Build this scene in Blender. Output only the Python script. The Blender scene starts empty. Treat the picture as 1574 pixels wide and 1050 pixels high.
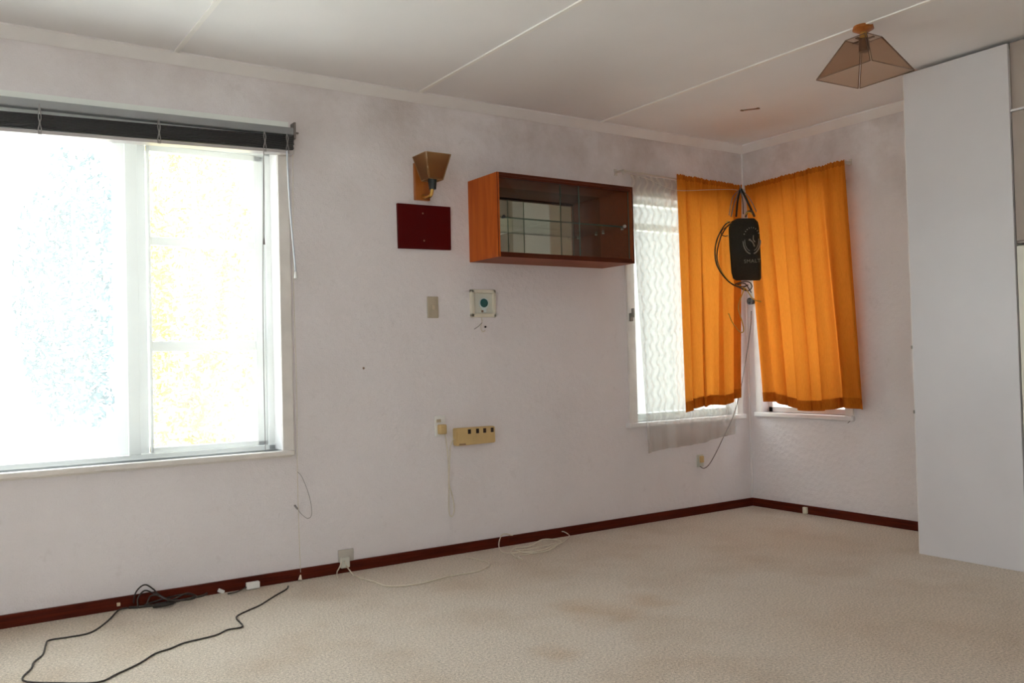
import bpy, bmesh, math, random
from mathutils import Vector, Matrix, noise
random.seed(7)
S = bpy.context.scene
COL = S.collection
PI = math.pi

# ------------------------------------------------------------------ camera
CAM = Vector((-4.6302, -4.0728, 1.0053))
YAW, PITCH, ROLL, FPX = 0.5909, 0.0212, -0.0253, 1369.2
_cy, _sy, _cp, _sp = math.cos(YAW), math.sin(YAW), math.cos(PITCH), math.sin(PITCH)
CF = Vector((_sy*_cp, _cy*_cp, _sp)); _r = Vector((_cy, -_sy, 0)); _u = _r.cross(CF)
_c, _s = math.cos(ROLL), math.sin(ROLL)
CR = _c*_r + _s*_u; CU = -_s*_r + _c*_u
cd = bpy.data.cameras.new('camera'); cam = bpy.data.objects.new('camera', cd); COL.objects.link(cam)
cd.sensor_width = 36.0; cd.lens = FPX/1574*36.0; cd.clip_start = .05; cd.clip_end = 200
m = Matrix.Identity(4)
for i in range(3):
    m[i][0], m[i][1], m[i][2], m[i][3] = CR[i], CU[i], -CF[i], CAM[i]
cam.matrix_world = m
S.camera = cam

# ------------------------------------------------------------------ world, sun, exposure
W = bpy.data.worlds.new('sky'); S.world = W; W.use_nodes = True
bg = W.node_tree.nodes['Background']
bg.inputs[0].default_value = (0.90, 0.94, 1.0, 1); bg.inputs[1].default_value = 8.0
sd = bpy.data.lights.new('sun', 'SUN'); sd.energy = 18.0; sd.angle = math.radians(3); sd.color = (1, .97, .93)
sun = bpy.data.objects.new('sun', sd); COL.objects.link(sun)
sun.rotation_euler = Vector((0.25, 0.62, -1.0)).to_track_quat('-Z', 'Y').to_euler()
def portal(loc, direction, sx, sy):
    l = bpy.data.lights.new('sky_portal', 'AREA'); l.shape = 'RECTANGLE'; l.size = sx; l.size_y = sy
    l.cycles.is_portal = True
    o = bpy.data.objects.new('sky_portal', l); COL.objects.link(o); o.location = loc
    o.rotation_euler = Vector(direction).to_track_quat('-Z', 'Z').to_euler()
portal((-4.48, .17, 1.33), (0, -1, 0), 2.5, 1.42)
portal((-.56, .17, 1.3), (0, -1, 0), .9, 1.4)
portal((.17, -.43, 1.3), (-1, 0, 0), .65, 1.4)
portal((-6.0, -6.63, 1.5), (0, 1, 0), 1.6, 1.2)
portal((-7.03, -3.6, 1.35), (1, 0, 0), 1.2, 1.3)
S.view_settings.view_transform = 'Standard'; S.view_settings.look = 'None'
S.view_settings.gamma = 1.0; S.view_settings.use_curve_mapping = False
S.view_settings.exposure = 0.0
S.cycles.use_denoising = True
S.cycles.max_bounces = 10; S.cycles.diffuse_bounces = 7; S.cycles.transparent_max_bounces = 16
S.cycles.sample_clamp_indirect = 25.0

# ------------------------------------------------------------------ points on real surfaces
def ray(px, py):
    return CF + CR*((px-787)/FPX) - CU*((py-525)/FPX)
def onA(px, py, off=0.0):            # on the long wall (y = 0), off metres into the room
    d = ray(px, py); t = (-off-CAM.y)/d.y; return CAM + d*t
def onB(px, py, off=0.0):            # on the short wall (x = 0)
    d = ray(px, py); t = (-off-CAM.x)/d.x; return CAM + d*t
def onF(px, py, z=0.0):              # on the floor
    d = ray(px, py); t = (z-CAM.z)/d.z; return CAM + d*t

# ------------------------------------------------------------------ materials
MATS = {}
def nt(name):
    m = bpy.data.materials.new(name); m.use_nodes = True; t = m.node_tree
    for n in list(t.nodes): t.nodes.remove(n)
    o = t.nodes.new('ShaderNodeOutputMaterial'); return m, t, o
def N(t, kind, **kw):
    n = t.nodes.new(kind)
    for k, v in kw.items():
        if k in n.inputs: n.inputs[k].default_value = v
        else: setattr(n, k, v)
    return n
def coord(t, scale=(1, 1, 1)):
    g = t.nodes.new('ShaderNodeNewGeometry'); mp = t.nodes.new('ShaderNodeMapping')
    mp.inputs['Scale'].default_value = scale; t.links.new(g.outputs['Position'], mp.inputs[0]); return mp.outputs[0]
def mat(name, color, rough=.6, var=.06, vscale=6, bump=0, bscale=80, metal=0, stretch=(1, 1, 1), spec=.5, coat=0, coat_r=.2):
    if name in MATS: return MATS[name]
    m, t, o = nt(name)
    b = t.nodes.new('ShaderNodeBsdfPrincipled'); t.links.new(b.outputs[0], o.inputs[0])
    b.inputs['Roughness'].default_value = rough; b.inputs['Metallic'].default_value = metal
    b.inputs['Specular IOR Level'].default_value = spec
    b.inputs['Coat Weight'].default_value = coat; b.inputs['Coat Roughness'].default_value = coat_r
    v = coord(t, stretch)
    n = N(t, 'ShaderNodeTexNoise', Scale=vscale, Detail=5.0); t.links.new(v, n.inputs['Vector'])
    r = t.nodes.new('ShaderNodeMapRange'); r.inputs[1].default_value = .3; r.inputs[2].default_value = .7
    r.inputs[3].default_value = 1-var; r.inputs[4].default_value = 1+var
    t.links.new(n.outputs[0], r.inputs[0])
    mx = N(t, 'ShaderNodeVectorMath', operation='SCALE'); mx.inputs[0].default_value = color
    t.links.new(r.outputs[0], mx.inputs['Scale']); t.links.new(mx.outputs[0], b.inputs['Base Color'])
    if bump:
        n2 = N(t, 'ShaderNodeTexNoise', Scale=bscale, Detail=3.0); t.links.new(v, n2.inputs['Vector'])
        bp = N(t, 'ShaderNodeBump', Strength=bump, Distance=.004); t.links.new(n2.outputs[0], bp.inputs['Height'])
        t.links.new(bp.outputs[0], b.inputs['Normal'])
    MATS[name] = m; return m

def wall_mat():
    m, t, o = nt('papered_wall')
    b = t.nodes.new('ShaderNodeBsdfPrincipled'); t.links.new(b.outputs[0], o.inputs[0])
    b.inputs['Roughness'].default_value = .75; b.inputs['Specular IOR Level'].default_value = .25
    v = coord(t)
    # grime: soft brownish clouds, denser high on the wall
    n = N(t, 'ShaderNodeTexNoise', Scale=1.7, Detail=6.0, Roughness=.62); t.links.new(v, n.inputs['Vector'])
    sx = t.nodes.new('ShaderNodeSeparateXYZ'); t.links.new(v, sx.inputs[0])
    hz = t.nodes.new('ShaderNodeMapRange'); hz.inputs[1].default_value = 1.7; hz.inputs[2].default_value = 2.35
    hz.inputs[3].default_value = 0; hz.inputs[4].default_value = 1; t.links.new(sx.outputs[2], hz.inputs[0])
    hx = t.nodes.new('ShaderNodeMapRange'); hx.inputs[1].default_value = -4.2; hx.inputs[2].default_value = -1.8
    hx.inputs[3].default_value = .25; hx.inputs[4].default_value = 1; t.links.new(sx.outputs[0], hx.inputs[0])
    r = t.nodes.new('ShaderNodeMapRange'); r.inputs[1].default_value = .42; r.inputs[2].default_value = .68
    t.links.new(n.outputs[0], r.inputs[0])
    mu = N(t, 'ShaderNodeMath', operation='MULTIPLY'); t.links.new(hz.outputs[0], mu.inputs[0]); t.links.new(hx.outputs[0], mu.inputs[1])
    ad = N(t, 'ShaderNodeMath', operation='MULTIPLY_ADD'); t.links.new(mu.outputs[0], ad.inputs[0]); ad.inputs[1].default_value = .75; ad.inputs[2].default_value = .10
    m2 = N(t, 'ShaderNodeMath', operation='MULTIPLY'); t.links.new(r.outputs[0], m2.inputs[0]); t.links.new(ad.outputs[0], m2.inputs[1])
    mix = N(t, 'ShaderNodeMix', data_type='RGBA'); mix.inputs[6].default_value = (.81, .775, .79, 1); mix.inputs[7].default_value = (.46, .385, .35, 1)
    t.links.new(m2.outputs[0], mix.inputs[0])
    # scuffs
    n3 = N(t, 'ShaderNodeTexNoise', Scale=9.0, Detail=8.0, Roughness=.7); t.links.new(v, n3.inputs['Vector'])
    r3 = t.nodes.new('ShaderNodeMapRange'); r3.inputs[1].default_value = .60; r3.inputs[2].default_value = .72; r3.inputs[4].default_value = .22
    t.links.new(n3.outputs[0], r3.inputs[0])
    mix2 = N(t, 'ShaderNodeMix', data_type='RGBA'); mix2.inputs[7].default_value = (.45, .39, .37, 1)
    t.links.new(r3.outputs[0], mix2.inputs[0]); t.links.new(mix.outputs[2], mix2.inputs[6])
    t.links.new(mix2.outputs[2], b.inputs['Base Color'])
    # embossed paper: diagonal lattice and fine grain
    v45 = t.nodes.new('ShaderNodeMapping'); v45.inputs['Rotation'].default_value = (0, math.radians(45), math.radians(45)); t.links.new(v, v45.inputs[0])
    w = N(t, 'ShaderNodeTexVoronoi', Scale=34.0); t.links.new(v45.outputs[0], w.inputs['Vector'])
    n4 = N(t, 'ShaderNodeTexNoise', Scale=140.0, Detail=2.0); t.links.new(v, n4.inputs['Vector'])
    a = N(t, 'ShaderNodeMath', operation='ADD'); t.links.new(w.outputs['Distance'], a.inputs[0]); t.links.new(n4.outputs[0], a.inputs[1])
    bp = N(t, 'ShaderNodeBump', Strength=.6, Distance=.004); t.links.new(a.outputs[0], bp.inputs['Height']); t.links.new(bp.outputs[0], b.inputs['Normal'])
    return m

def carpet_mat():
    m, t, o = nt('beige_carpet')
    b = t.nodes.new('ShaderNodeBsdfPrincipled'); t.links.new(b.outputs[0], o.inputs[0])
    b.inputs['Roughness'].default_value = .95; b.inputs['Specular IOR Level'].default_value = .1
    b.inputs['Sheen Weight'].default_value = .25
    v = coord(t)
    f = N(t, 'ShaderNodeTexNoise', Scale=115.0, Detail=4.0, Roughness=.8); t.links.new(v, f.inputs['Vector'])
    cr = t.nodes.new('ShaderNodeValToRGB'); t.links.new(f.outputs[0], cr.inputs[0])
    cr.color_ramp.elements[0].position = .30; cr.color_ramp.elements[0].color = (.29, .232, .178, 1)
    cr.color_ramp.elements[1].position = .68; cr.color_ramp.elements[1].color = (.88, .77, .645, 1)
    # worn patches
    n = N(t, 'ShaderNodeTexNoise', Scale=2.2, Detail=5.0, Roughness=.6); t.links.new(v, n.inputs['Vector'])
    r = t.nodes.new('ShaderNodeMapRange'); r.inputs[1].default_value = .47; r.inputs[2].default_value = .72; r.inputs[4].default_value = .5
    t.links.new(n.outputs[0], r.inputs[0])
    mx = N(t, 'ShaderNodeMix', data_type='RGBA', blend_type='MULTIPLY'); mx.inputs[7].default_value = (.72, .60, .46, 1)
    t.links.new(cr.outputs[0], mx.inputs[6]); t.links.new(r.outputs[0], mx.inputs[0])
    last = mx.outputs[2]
    # old spills, and two broad browner areas on the right side
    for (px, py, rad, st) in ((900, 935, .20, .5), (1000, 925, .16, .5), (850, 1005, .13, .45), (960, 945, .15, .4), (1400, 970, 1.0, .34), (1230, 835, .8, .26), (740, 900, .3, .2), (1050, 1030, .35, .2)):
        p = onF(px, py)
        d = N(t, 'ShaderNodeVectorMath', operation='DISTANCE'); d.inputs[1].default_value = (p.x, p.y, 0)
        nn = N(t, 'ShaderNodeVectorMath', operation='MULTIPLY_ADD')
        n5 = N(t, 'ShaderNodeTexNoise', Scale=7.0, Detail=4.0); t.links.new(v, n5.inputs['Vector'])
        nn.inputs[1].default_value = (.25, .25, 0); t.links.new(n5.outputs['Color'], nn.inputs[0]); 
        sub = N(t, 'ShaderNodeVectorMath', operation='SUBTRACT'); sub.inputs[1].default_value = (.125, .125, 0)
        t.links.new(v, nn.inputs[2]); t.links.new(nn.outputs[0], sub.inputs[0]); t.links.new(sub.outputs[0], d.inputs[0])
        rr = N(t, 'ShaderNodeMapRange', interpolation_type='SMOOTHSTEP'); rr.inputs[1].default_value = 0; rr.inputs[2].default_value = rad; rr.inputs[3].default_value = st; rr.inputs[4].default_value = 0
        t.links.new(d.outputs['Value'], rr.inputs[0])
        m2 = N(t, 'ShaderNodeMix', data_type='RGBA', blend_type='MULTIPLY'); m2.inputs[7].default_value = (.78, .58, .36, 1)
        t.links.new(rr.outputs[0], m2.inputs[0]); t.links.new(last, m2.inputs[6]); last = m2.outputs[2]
    t.links.new(last, b.inputs['Base Color'])
    n2 = N(t, 'ShaderNodeTexNoise', Scale=210.0, Detail=2.0); t.links.new(v, n2.inputs['Vector'])
    bp = N(t, 'ShaderNodeBump', Strength=.7, Distance=.006); t.links.new(n2.outputs[0], bp.inputs['Height']); t.links.new(bp.outputs[0], b.inputs['Normal'])
    return m

def wood_mat(name, c1, c2, scale=(3, 60, 60), rough=.4, coat=.3):
    m, t, o = nt(name)
    b = t.nodes.new('ShaderNodeBsdfPrincipled'); t.links.new(b.outputs[0], o.inputs[0])
    b.inputs['Roughness'].default_value = rough; b.inputs['Coat Weight'].default_value = coat; b.inputs['Coat Roughness'].default_value = .25; b.inputs['Specular IOR Level'].default_value = .12 if coat == 0 else .4
    v = coord(t, scale)
    n = N(t, 'ShaderNodeTexNoise', Scale=1.0, Detail=6.0, Roughness=.6, Distortion=.4); t.links.new(v, n.inputs['Vector'])
    cr = t.nodes.new('ShaderNodeValToRGB'); t.links.new(n.outputs[0], cr.inputs[0])
    cr.color_ramp.elements[0].position = .35; cr.color_ramp.elements[0].color = (*c1, 1)
    cr.color_ramp.elements[1].position = .66; cr.color_ramp.elements[1].color = (*c2, 1)
    t.links.new(cr.outputs[0], b.inputs['Base Color'])
    return m

def cloth_mat(name, c1, c2, trans=.5, weave=420, tcol=None):
    m, t, o = nt(name)
    d = t.nodes.new('ShaderNodeBsdfDiffuse'); tr = t.nodes.new('ShaderNodeBsdfTranslucent'); ms = N(t, 'ShaderNodeMixShader', Fac=trans)
    t.links.new(d.outputs[0], ms.inputs[1]); t.links.new(tr.outputs[0], ms.inputs[2]); t.links.new(ms.outputs[0], o.inputs[0])
    v = coord(t, (weave/4, weave/4, weave/18))
    n = N(t, 'ShaderNodeTexNoise', Scale=1.0, Detail=3.0); t.links.new(v, n.inputs['Vector'])
    cr = t.nodes.new('ShaderNodeValToRGB'); t.links.new(n.outputs[0], cr.inputs[0])
    cr.color_ramp.elements[0].position = .3; cr.color_ramp.elements[0].color = (*c1, 1)
    cr.color_ramp.elements[1].position = .7; cr.color_ramp.elements[1].color = (*c2, 1)
    t.links.new(cr.outputs[0], d.inputs[0])
    if tcol: tr.inputs[0].default_value = (*tcol, 1)
    else: t.links.new(cr.outputs[0], tr.inputs[0])
    return m

def glass_mat(name, tint=(.95, .98, .96), refl=1.45, rough=.02, haze=0.0, hazecol=(.9, .9, .9), gl=(1, 1, 1)):
    m, t, o = nt(name)
    tr = t.nodes.new('ShaderNodeBsdfTransparent'); tr.inputs[0].default_value = (*tint, 1)
    g = t.nodes.new('ShaderNodeBsdfGlossy'); g.inputs['Roughness'].default_value = rough; g.inputs[0].default_value = (*gl, 1)
    f = t.nodes.new('ShaderNodeFresnel'); ms = t.nodes.new('ShaderNodeMixShader')
    # thin pane: the back face reflects like the front one (no total internal reflection)
    ge = t.nodes.new('ShaderNodeNewGeometry'); ex = N(t, 'ShaderNodeMath', operation='MULTIPLY_ADD'); ex.inputs[1].default_value = -2.0; ex.inputs[2].default_value = 1.0
    t.links.new(ge.outputs['Backfacing'], ex.inputs[0]); pw = N(t, 'ShaderNodeMath', operation='POWER'); pw.inputs[0].default_value = refl
    t.links.new(ex.outputs[0], pw.inputs[1]); t.links.new(pw.outputs[0], f.inputs['IOR'])
    t.links.new(f.outputs[0], ms.inputs[0]); t.links.new(tr.outputs[0], ms.inputs[1]); t.links.new(g.outputs[0], ms.inputs[2])
    out = ms
    if haze:  # translucent veil: milky acrylic and amber, painted glare on the inner pane
        n = N(t, 'ShaderNodeTexNoise', Scale=2.5, Detail=5.0); t.links.new(coord(t), n.inputs['Vector'])
        r = t.nodes.new('ShaderNodeMapRange'); r.inputs[3].default_value = haze*.8; r.inputs[4].default_value = haze*1.2; t.links.new(n.outputs[0], r.inputs[0])
        tl = t.nodes.new('ShaderNodeBsdfTranslucent'); tl.inputs[0].default_value = (*hazecol, 1)
        m2 = t.nodes.new('ShaderNodeMixShader'); t.links.new(r.outputs[0], m2.inputs[0])
        t.links.new(ms.outputs[0], m2.inputs[1]); t.links.new(tl.outputs[0], m2.inputs[2]); out = m2
    t.links.new(out.outputs[0], o.inputs[0])
    return m

def lace_mat():
    m, t, o = nt('net_lace')
    tp = t.nodes.new('ShaderNodeBsdfTransparent'); d = t.nodes.new('ShaderNodeBsdfDiffuse'); tl = t.nodes.new('ShaderNodeBsdfTranslucent')
    d.inputs[0].default_value = (.92, .84, .78, 1); tl.inputs[0].default_value = (.27, .27, .25, 1)
    a = N(t, 'ShaderNodeMixShader', Fac=.5); t.links.new(d.outputs[0], a.inputs[1]); t.links.new(tl.outputs[0], a.inputs[2])
    # wavy figured bands woven up and down the net
    g = t.nodes.new('ShaderNodeNewGeometry'); sx = t.nodes.new('ShaderNodeSeparateXYZ'); t.links.new(g.outputs['Position'], sx.inputs[0])
    k = N(t, 'ShaderNodeMath', operation='MULTIPLY'); t.links.new(sx.outputs[2], k.inputs[0]); k.inputs[1].default_value = 2*PI/.095
    sn = N(t, 'ShaderNodeMath', operation='SINE'); t.links.new(k.outputs[0], sn.inputs[0])
    ma = N(t, 'ShaderNodeMath', operation='MULTIPLY_ADD'); t.links.new(sn.outputs[0], ma.inputs[0]); ma.inputs[1].default_value = .012; t.links.new(sx.outputs[0], ma.inputs[2])
    k2 = N(t, 'ShaderNodeMath', operation='MULTIPLY'); t.links.new(ma.outputs[0], k2.inputs[0]); k2.inputs[1].default_value = 2*PI/.052
    s2 = N(t, 'ShaderNodeMath', operation='SINE'); t.links.new(k2.outputs[0], s2.inputs[0])
    r = t.nodes.new('ShaderNodeMapRange'); r.inputs[1].default_value = .2; r.inputs[2].default_value = .75; r.inputs[3].default_value = .54; r.inputs[4].default_value = .74
    t.links.new(s2.outputs[0], r.inputs[0])
    # plain unfigured border along the foot of the net
    bz = N(t, 'ShaderNodeMapRange', interpolation_type='SMOOTHSTEP'); bz.inputs[1].default_value = .58; bz.inputs[2].default_value = .66; t.links.new(sx.outputs[2], bz.inputs[0])
    mb = N(t, 'ShaderNodeMix', data_type='FLOAT'); mb.inputs[2].default_value = .42
    t.links.new(bz.outputs[0], mb.inputs[0]); t.links.new(r.outputs[0], mb.inputs[3])
    ms = t.nodes.new('ShaderNodeMixShader'); t.links.new(mb.outputs[0], ms.inputs[0]); t.links.new(tp.outputs[0], ms.inputs[1]); t.links.new(a.outputs[0], ms.inputs[2])
    t.links.new(ms.outputs[0], o.inputs[0]); return m

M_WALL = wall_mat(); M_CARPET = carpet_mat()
M_CEIL = mat('ceiling_board', (.86, .85, .865), .8, .03, 2.0, .15, 60)
M_TRIM = mat('cream_gloss_paint', (.82, .80, .80), .4, .03, 8)
M_BATTEN = mat('white_ceiling_batten', (.90, .88, .86), .4, .02, 8)
M_HEADTRIM = mat('pale_grey_green_trim', (.83, .86, .83), .5, .03, 10)
M_WINTRIM = mat('window_trim_paint', (.77, .735, .70), .45, .05, 14)
M_WHITE = mat('white_joinery', (.84, .84, .83), .5, .03, 8)
M_SKIRT = wood_mat('mahogany_skirting', (.062, .008, .003), (.11, .016, .006), (4, 4, 70), .5, 0)
M_TEAK = wood_mat('teak_veneer', (.43, .082, .013), (.56, .125, .020), (28, 28, 3), .5, 0)
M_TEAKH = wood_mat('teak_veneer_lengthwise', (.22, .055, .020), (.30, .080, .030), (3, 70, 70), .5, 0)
M_TEAKD = wood_mat('dark_shaded_teak', (.075, .016, .007), (.115, .026, .01), (3, 40, 40), .5, 0)  # teak darkened for the cabinet's shaded front; door tracks share it
M_MIRROR = mat('mirror_back', (.66, .70, .63), .015, 0, 4, metal=1)
M_CABGLASS = glass_mat('cabinet_door_glass', (.93, .92, .90), 1.3, .015)
M_SHELF = glass_mat('shelf_glass', (.88, .93, .90), 1.5, .03)
M_SHELFEDGE = mat('green_glass_edge', (.07, .12, .09), .3, .1, 20)
M_PANE = glass_mat('window_glass', (.97, .99, .98), 1.45, .01)
M_GLARE = glass_mat('glare_glass', (.97, .99, .98), 1.3, .05, .09)  # milky veil stands in for glare around the bright window
M_ORANGE = cloth_mat('orange_curtain_cloth', (.56, .155, .012), (.66, .20, .018), .42, 700, (.72, .255, .032))
M_HEM = cloth_mat('orange_curtain_hem', (.46, .125, .012), (.56, .17, .018), .12, 700)
M_LACE = lace_mat()
M_LINING = cloth_mat('pink_lining', (.62, .33, .25), (.72, .40, .30), .4)
M_SMOKE = glass_mat('smoked_acrylic', (.86, .77, .69), 1.2, .12, .06, (.50, .33, .24))
M_SMOKEEDGE = mat('smoked_acrylic_edge', (.14, .085, .055), .3, .1, 20)
M_AMBER = glass_mat('amber_glass', (.72, .52, .32), 1.25, .12, .38, (.74, .60, .44))
M_AMBEREDGE = mat('amber_glass_edge', (.34, .22, .10), .3, .1, 20)
M_ORWOOD = wood_mat('orange_pine', (.32, .09, .014), (.44, .14, .022), (30, 30, 4), .35)
M_BRASS = mat('brass', (.75, .48, .14), .3, .05, 10, metal=1)
M_BLACK = mat('black_plastic', (.018, .019, .02), .45, .1, 20)
M_GREEN = mat('bottle_green_plastic', (.008, .020, .020), .3, .1, 20)
M_REDGLASS = mat('dark_red_gloss', (.085, .002, .002), .35, .05, 4, spec=.12)
M_BEIGE = mat('aged_beige_plastic', (.55, .47, .34), .5, .05, 20)
M_CREAM = mat('cream_plastic', (.74, .70, .58), .45, .05, 20)
M_CREAM2 = mat('pale_cream_plastic', (.62, .62, .55), .4, .05, 20)
M_YELLOW = mat('yellowed_plastic', (.62, .44, .20), .5, .06, 20)
M_SWITCH = mat('tan_switch_plastic', (.46, .40, .30), .5, .06, 20)
M_CLEARPL = mat('grey_clear_plastic', (.52, .49, .44), .25, .05, 20)
M_WHPL = mat('white_plastic', (.80, .80, .78), .4, .03, 20)
M_HOLE = mat('socket_hole', (.02, .008, .006), .7, .1, 20)
M_TEAL = mat('dark_teal_face', (.01, .10, .10), .3, .15, 60)
M_PALEBLUE = mat('pale_blue_face', (.62, .70, .70), .4, .03, 20)
M_WCORD = mat('cream_flex', (.70, .64, .52), .5, .05, 30)
M_BCORD = mat('black_flex', (.035, .028, .022), .5, .1, 30)
M_YCORD = mat('mustard_flex', (.50, .34, .05), .45, .08, 30)
M_SLAT = mat('black_slat_enamel', (.030, .030, .032), .4, .12, 9, metal=0)
M_HEADRAIL = mat('grey_headrail_steel', (.30, .31, .32), .35, .05, 9, metal=.5)
M_BRAIL = mat('bottom_rail_grey', (.46, .43, .43), .4, .05, 9)
M_TAPE = mat('ladder_tape_grey', (.30, .28, .28), .6, .05, 30)
M_WAND = mat('clear_wand', (.62, .66, .74), .1, .02, 10, spec=.8)
M_PANEL = mat('white_melamine', (.68, .66, .68), .5, .03, 3, bump=.06, bscale=60, coat=.7, coat_r=.30)
M_CUPB = mat('off_white_cupboard', (.66, .64, .57), .45, .03, 3)
M_CUPSHADE = mat('shaded_cupboard', (.40, .34, .30), .6, .03, 3)  # off-white doors with their dim light painted into the colour
M_CUPB2 = mat('cream_cupboard', (.80, .77, .68), .4, .03, 3)
M_FABRIC = mat('black_green_fabric', (.018, .021, .016), .9, .2, 60, .5, 300)
M_PRINT = mat('grey_print', (.24, .235, .215), .7, .2, 90)
M_STRAPG = mat('grey_strap', (.22, .19, .18), .8, .1, 40)
M_STEEL = mat('rod_wire', (.62, .58, .52), .4, .05, 30, metal=.4)
M_DARKSTEEL = mat('dull_latch_metal', (.30, .29, .26), .4, .1, 30, metal=.7)
M_BROWN = mat('brown_mark', (.28, .17, .11), .7, .1, 30)
M_CONC = mat('pale_paving', (.62, .61, .57), .9, .06, 3)
M_BOARD = mat('screen_grey', (.15, .15, .145), .8, .06, 3)  # face of the added slab behind the net
M_BOARDP = mat('screen_boards', (.40, .38, .36), .8, .06, 3)  # face of the added block behind the right curtain
M_LEAFY = cloth_mat('yellow_blossom', (.80, .62, .012), (.92, .88, .5), 0, 22)
M_LEAFG = mat('grey_green_leaf', (.025, .070, .085), .7, .12, 3)
M_BARK = mat('bark', (.32, .27, .22), .9, .15, 12)

# ------------------------------------------------------------------ mesh helpers
def BM(): return bmesh.new()
def box(bm, lo, hi, bevel=0.0, rot=None, piv=None):
    lo = [min(a, b) for a, b in zip(lo, hi)], [max(a, b) for a, b in zip(lo, hi)]
    a, b = lo
    r = bmesh.ops.create_cube(bm, size=1); vs = r['verts']
    for v in vs:
        v.co = Vector([(a[i]+b[i])/2 + v.co[i]*(b[i]-a[i]) for i in range(3)])
    if bevel:
        es = set(e for v in vs for e in v.link_edges)
        rr = bmesh.ops.bevel(bm, geom=list(es), offset=bevel, segments=2, affect='EDGES', profile=.5)
        vs = list(set(v for f in rr['faces'] for v in f.verts) | set(v for v in vs if v.is_valid))
    if rot is not None:
        p = Vector(piv) if piv else Vector([(a[i]+b[i])/2 for i in range(3)])
        bmesh.ops.rotate(bm, verts=[v for v in vs if v.is_valid], cent=p, matrix=rot)
    return vs
def hexa(bm, pts):       # 8 corners: bottom loop 4, top loop 4
    v = [bm.verts.new(p) for p in pts]
    for f in ((0, 3, 2, 1), (4, 5, 6, 7), (0, 1, 5, 4), (1, 2, 6, 5), (2, 3, 7, 6), (3, 0, 4, 7)):
        bm.faces.new([v[i] for i in f])
def cyl(bm, p0, p1, r0, r1=None, seg=20):
    r1 = r0 if r1 is None else r1
    p0, p1 = Vector(p0), Vector(p1); d = (p1-p0); L = d.length
    q = d.to_track_quat('Z', 'Y').to_matrix().to_4x4()
    bmesh.ops.create_cone(bm, cap_ends=True, segments=seg, radius1=r0, radius2=r1, depth=L,
                          matrix=Matrix.Translation((p0+p1)/2) @ q)
def smooth_pts(pts, n=6):
    pts = [Vector(p) for p in pts]
    if len(pts) < 3: return pts
    P = [2*pts[0]-pts[1]] + pts + [2*pts[-1]-pts[-2]]; out = []
    for i in range(1, len(P)-2):
        a, b, c, d = P[i-1], P[i], P[i+1], P[i+2]
        for k in range(n):
            t = k/n
            out.append(.5*((2*b)+(c-a)*t+(2*a-5*b+4*c-d)*t*t+(3*b-a-3*c+d)*t**3))
    out.append(P[-2]); return out
def tube(bm, pts, r, seg=8, smooth=6):
    pts = smooth_pts(pts, smooth) if smooth else [Vector(p) for p in pts]
    q = [pts[0]]
    for p in pts[1:]:
        if (p-q[-1]).length > 1e-4: q.append(p)
    pts = q; rings = []; nrm = None
    for i, p in enumerate(pts):
        t = (pts[min(i+1, len(pts)-1)]-pts[max(i-1, 0)]).normalized()
        if nrm is None:
            nrm = t.orthogonal().normalized()
        else:
            nrm = (nrm - t*nrm.dot(t)); nrm = nrm.normalized() if nrm.length > 1e-6 else t.orthogonal().normalized()
        b = t.cross(nrm)
        rings.append([bm.verts.new(p + r*(math.cos(2*PI*k/seg)*nrm+math.sin(2*PI*k/seg)*b)) for k in range(seg)])
    for i in range(len(rings)-1):
        for k in range(seg):
            f = bm.faces.new((rings[i][k], rings[i][(k+1) % seg], rings[i+1][(k+1) % seg], rings[i+1][k])); f.smooth = True
    bm.faces.new(rings[0][::-1]); bm.faces.new(rings[-1])
def obj(name, bm, material, parent=None, smooth=False, **props):
    bmesh.ops.recalc_face_normals(bm, faces=bm.faces[:])
    me = bpy.data.meshes.new(name); bm.to_mesh(me); bm.free()
    if smooth:
        for p in me.polygons: p.use_smooth = True
    me.materials.append(material)
    o = bpy.data.objects.new(name, me); COL.objects.link(o)
    if parent is not None:
        o.parent = parent; o.location = -parent_origin(parent)
    for k, v in props.items(): o[k] = v
    return o
def parent_origin(o):
    v = Vector(o.location)
    while o.parent is not None:
        o = o.parent; v += Vector(o.location)
    return v
def origin_to(o, c):                 # put a top-level mesh's origin on it
    c = Vector(c); o.data.transform(Matrix.Translation(-c)); o.location = c; return o
def tag(o, label, cat, group=None):
    o['label'] = label; o['category'] = cat
    if group: o['group'] = group
    if o.type == 'MESH' and o.parent is None:
        bb = [Vector(c) for c in o.bound_box]; c = sum(bb, Vector())/8; c.z = min(b.z for b in bb)
        origin_to(o, c)
    return o
def thing(name, loc, label, cat, group=None):
    o = bpy.data.objects.new(name, None); o.empty_display_size = .05; COL.objects.link(o); o.location = loc
    return tag(o, label, cat, group)
def setting(name, loc=(0, 0, 0)):
    o = bpy.data.objects.new(name, None); COL.objects.link(o); o.location = loc; o['kind'] = 'structure'; return o
def struct(name, bm, material):
    return obj(name, bm, material, None, kind='structure')

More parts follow.
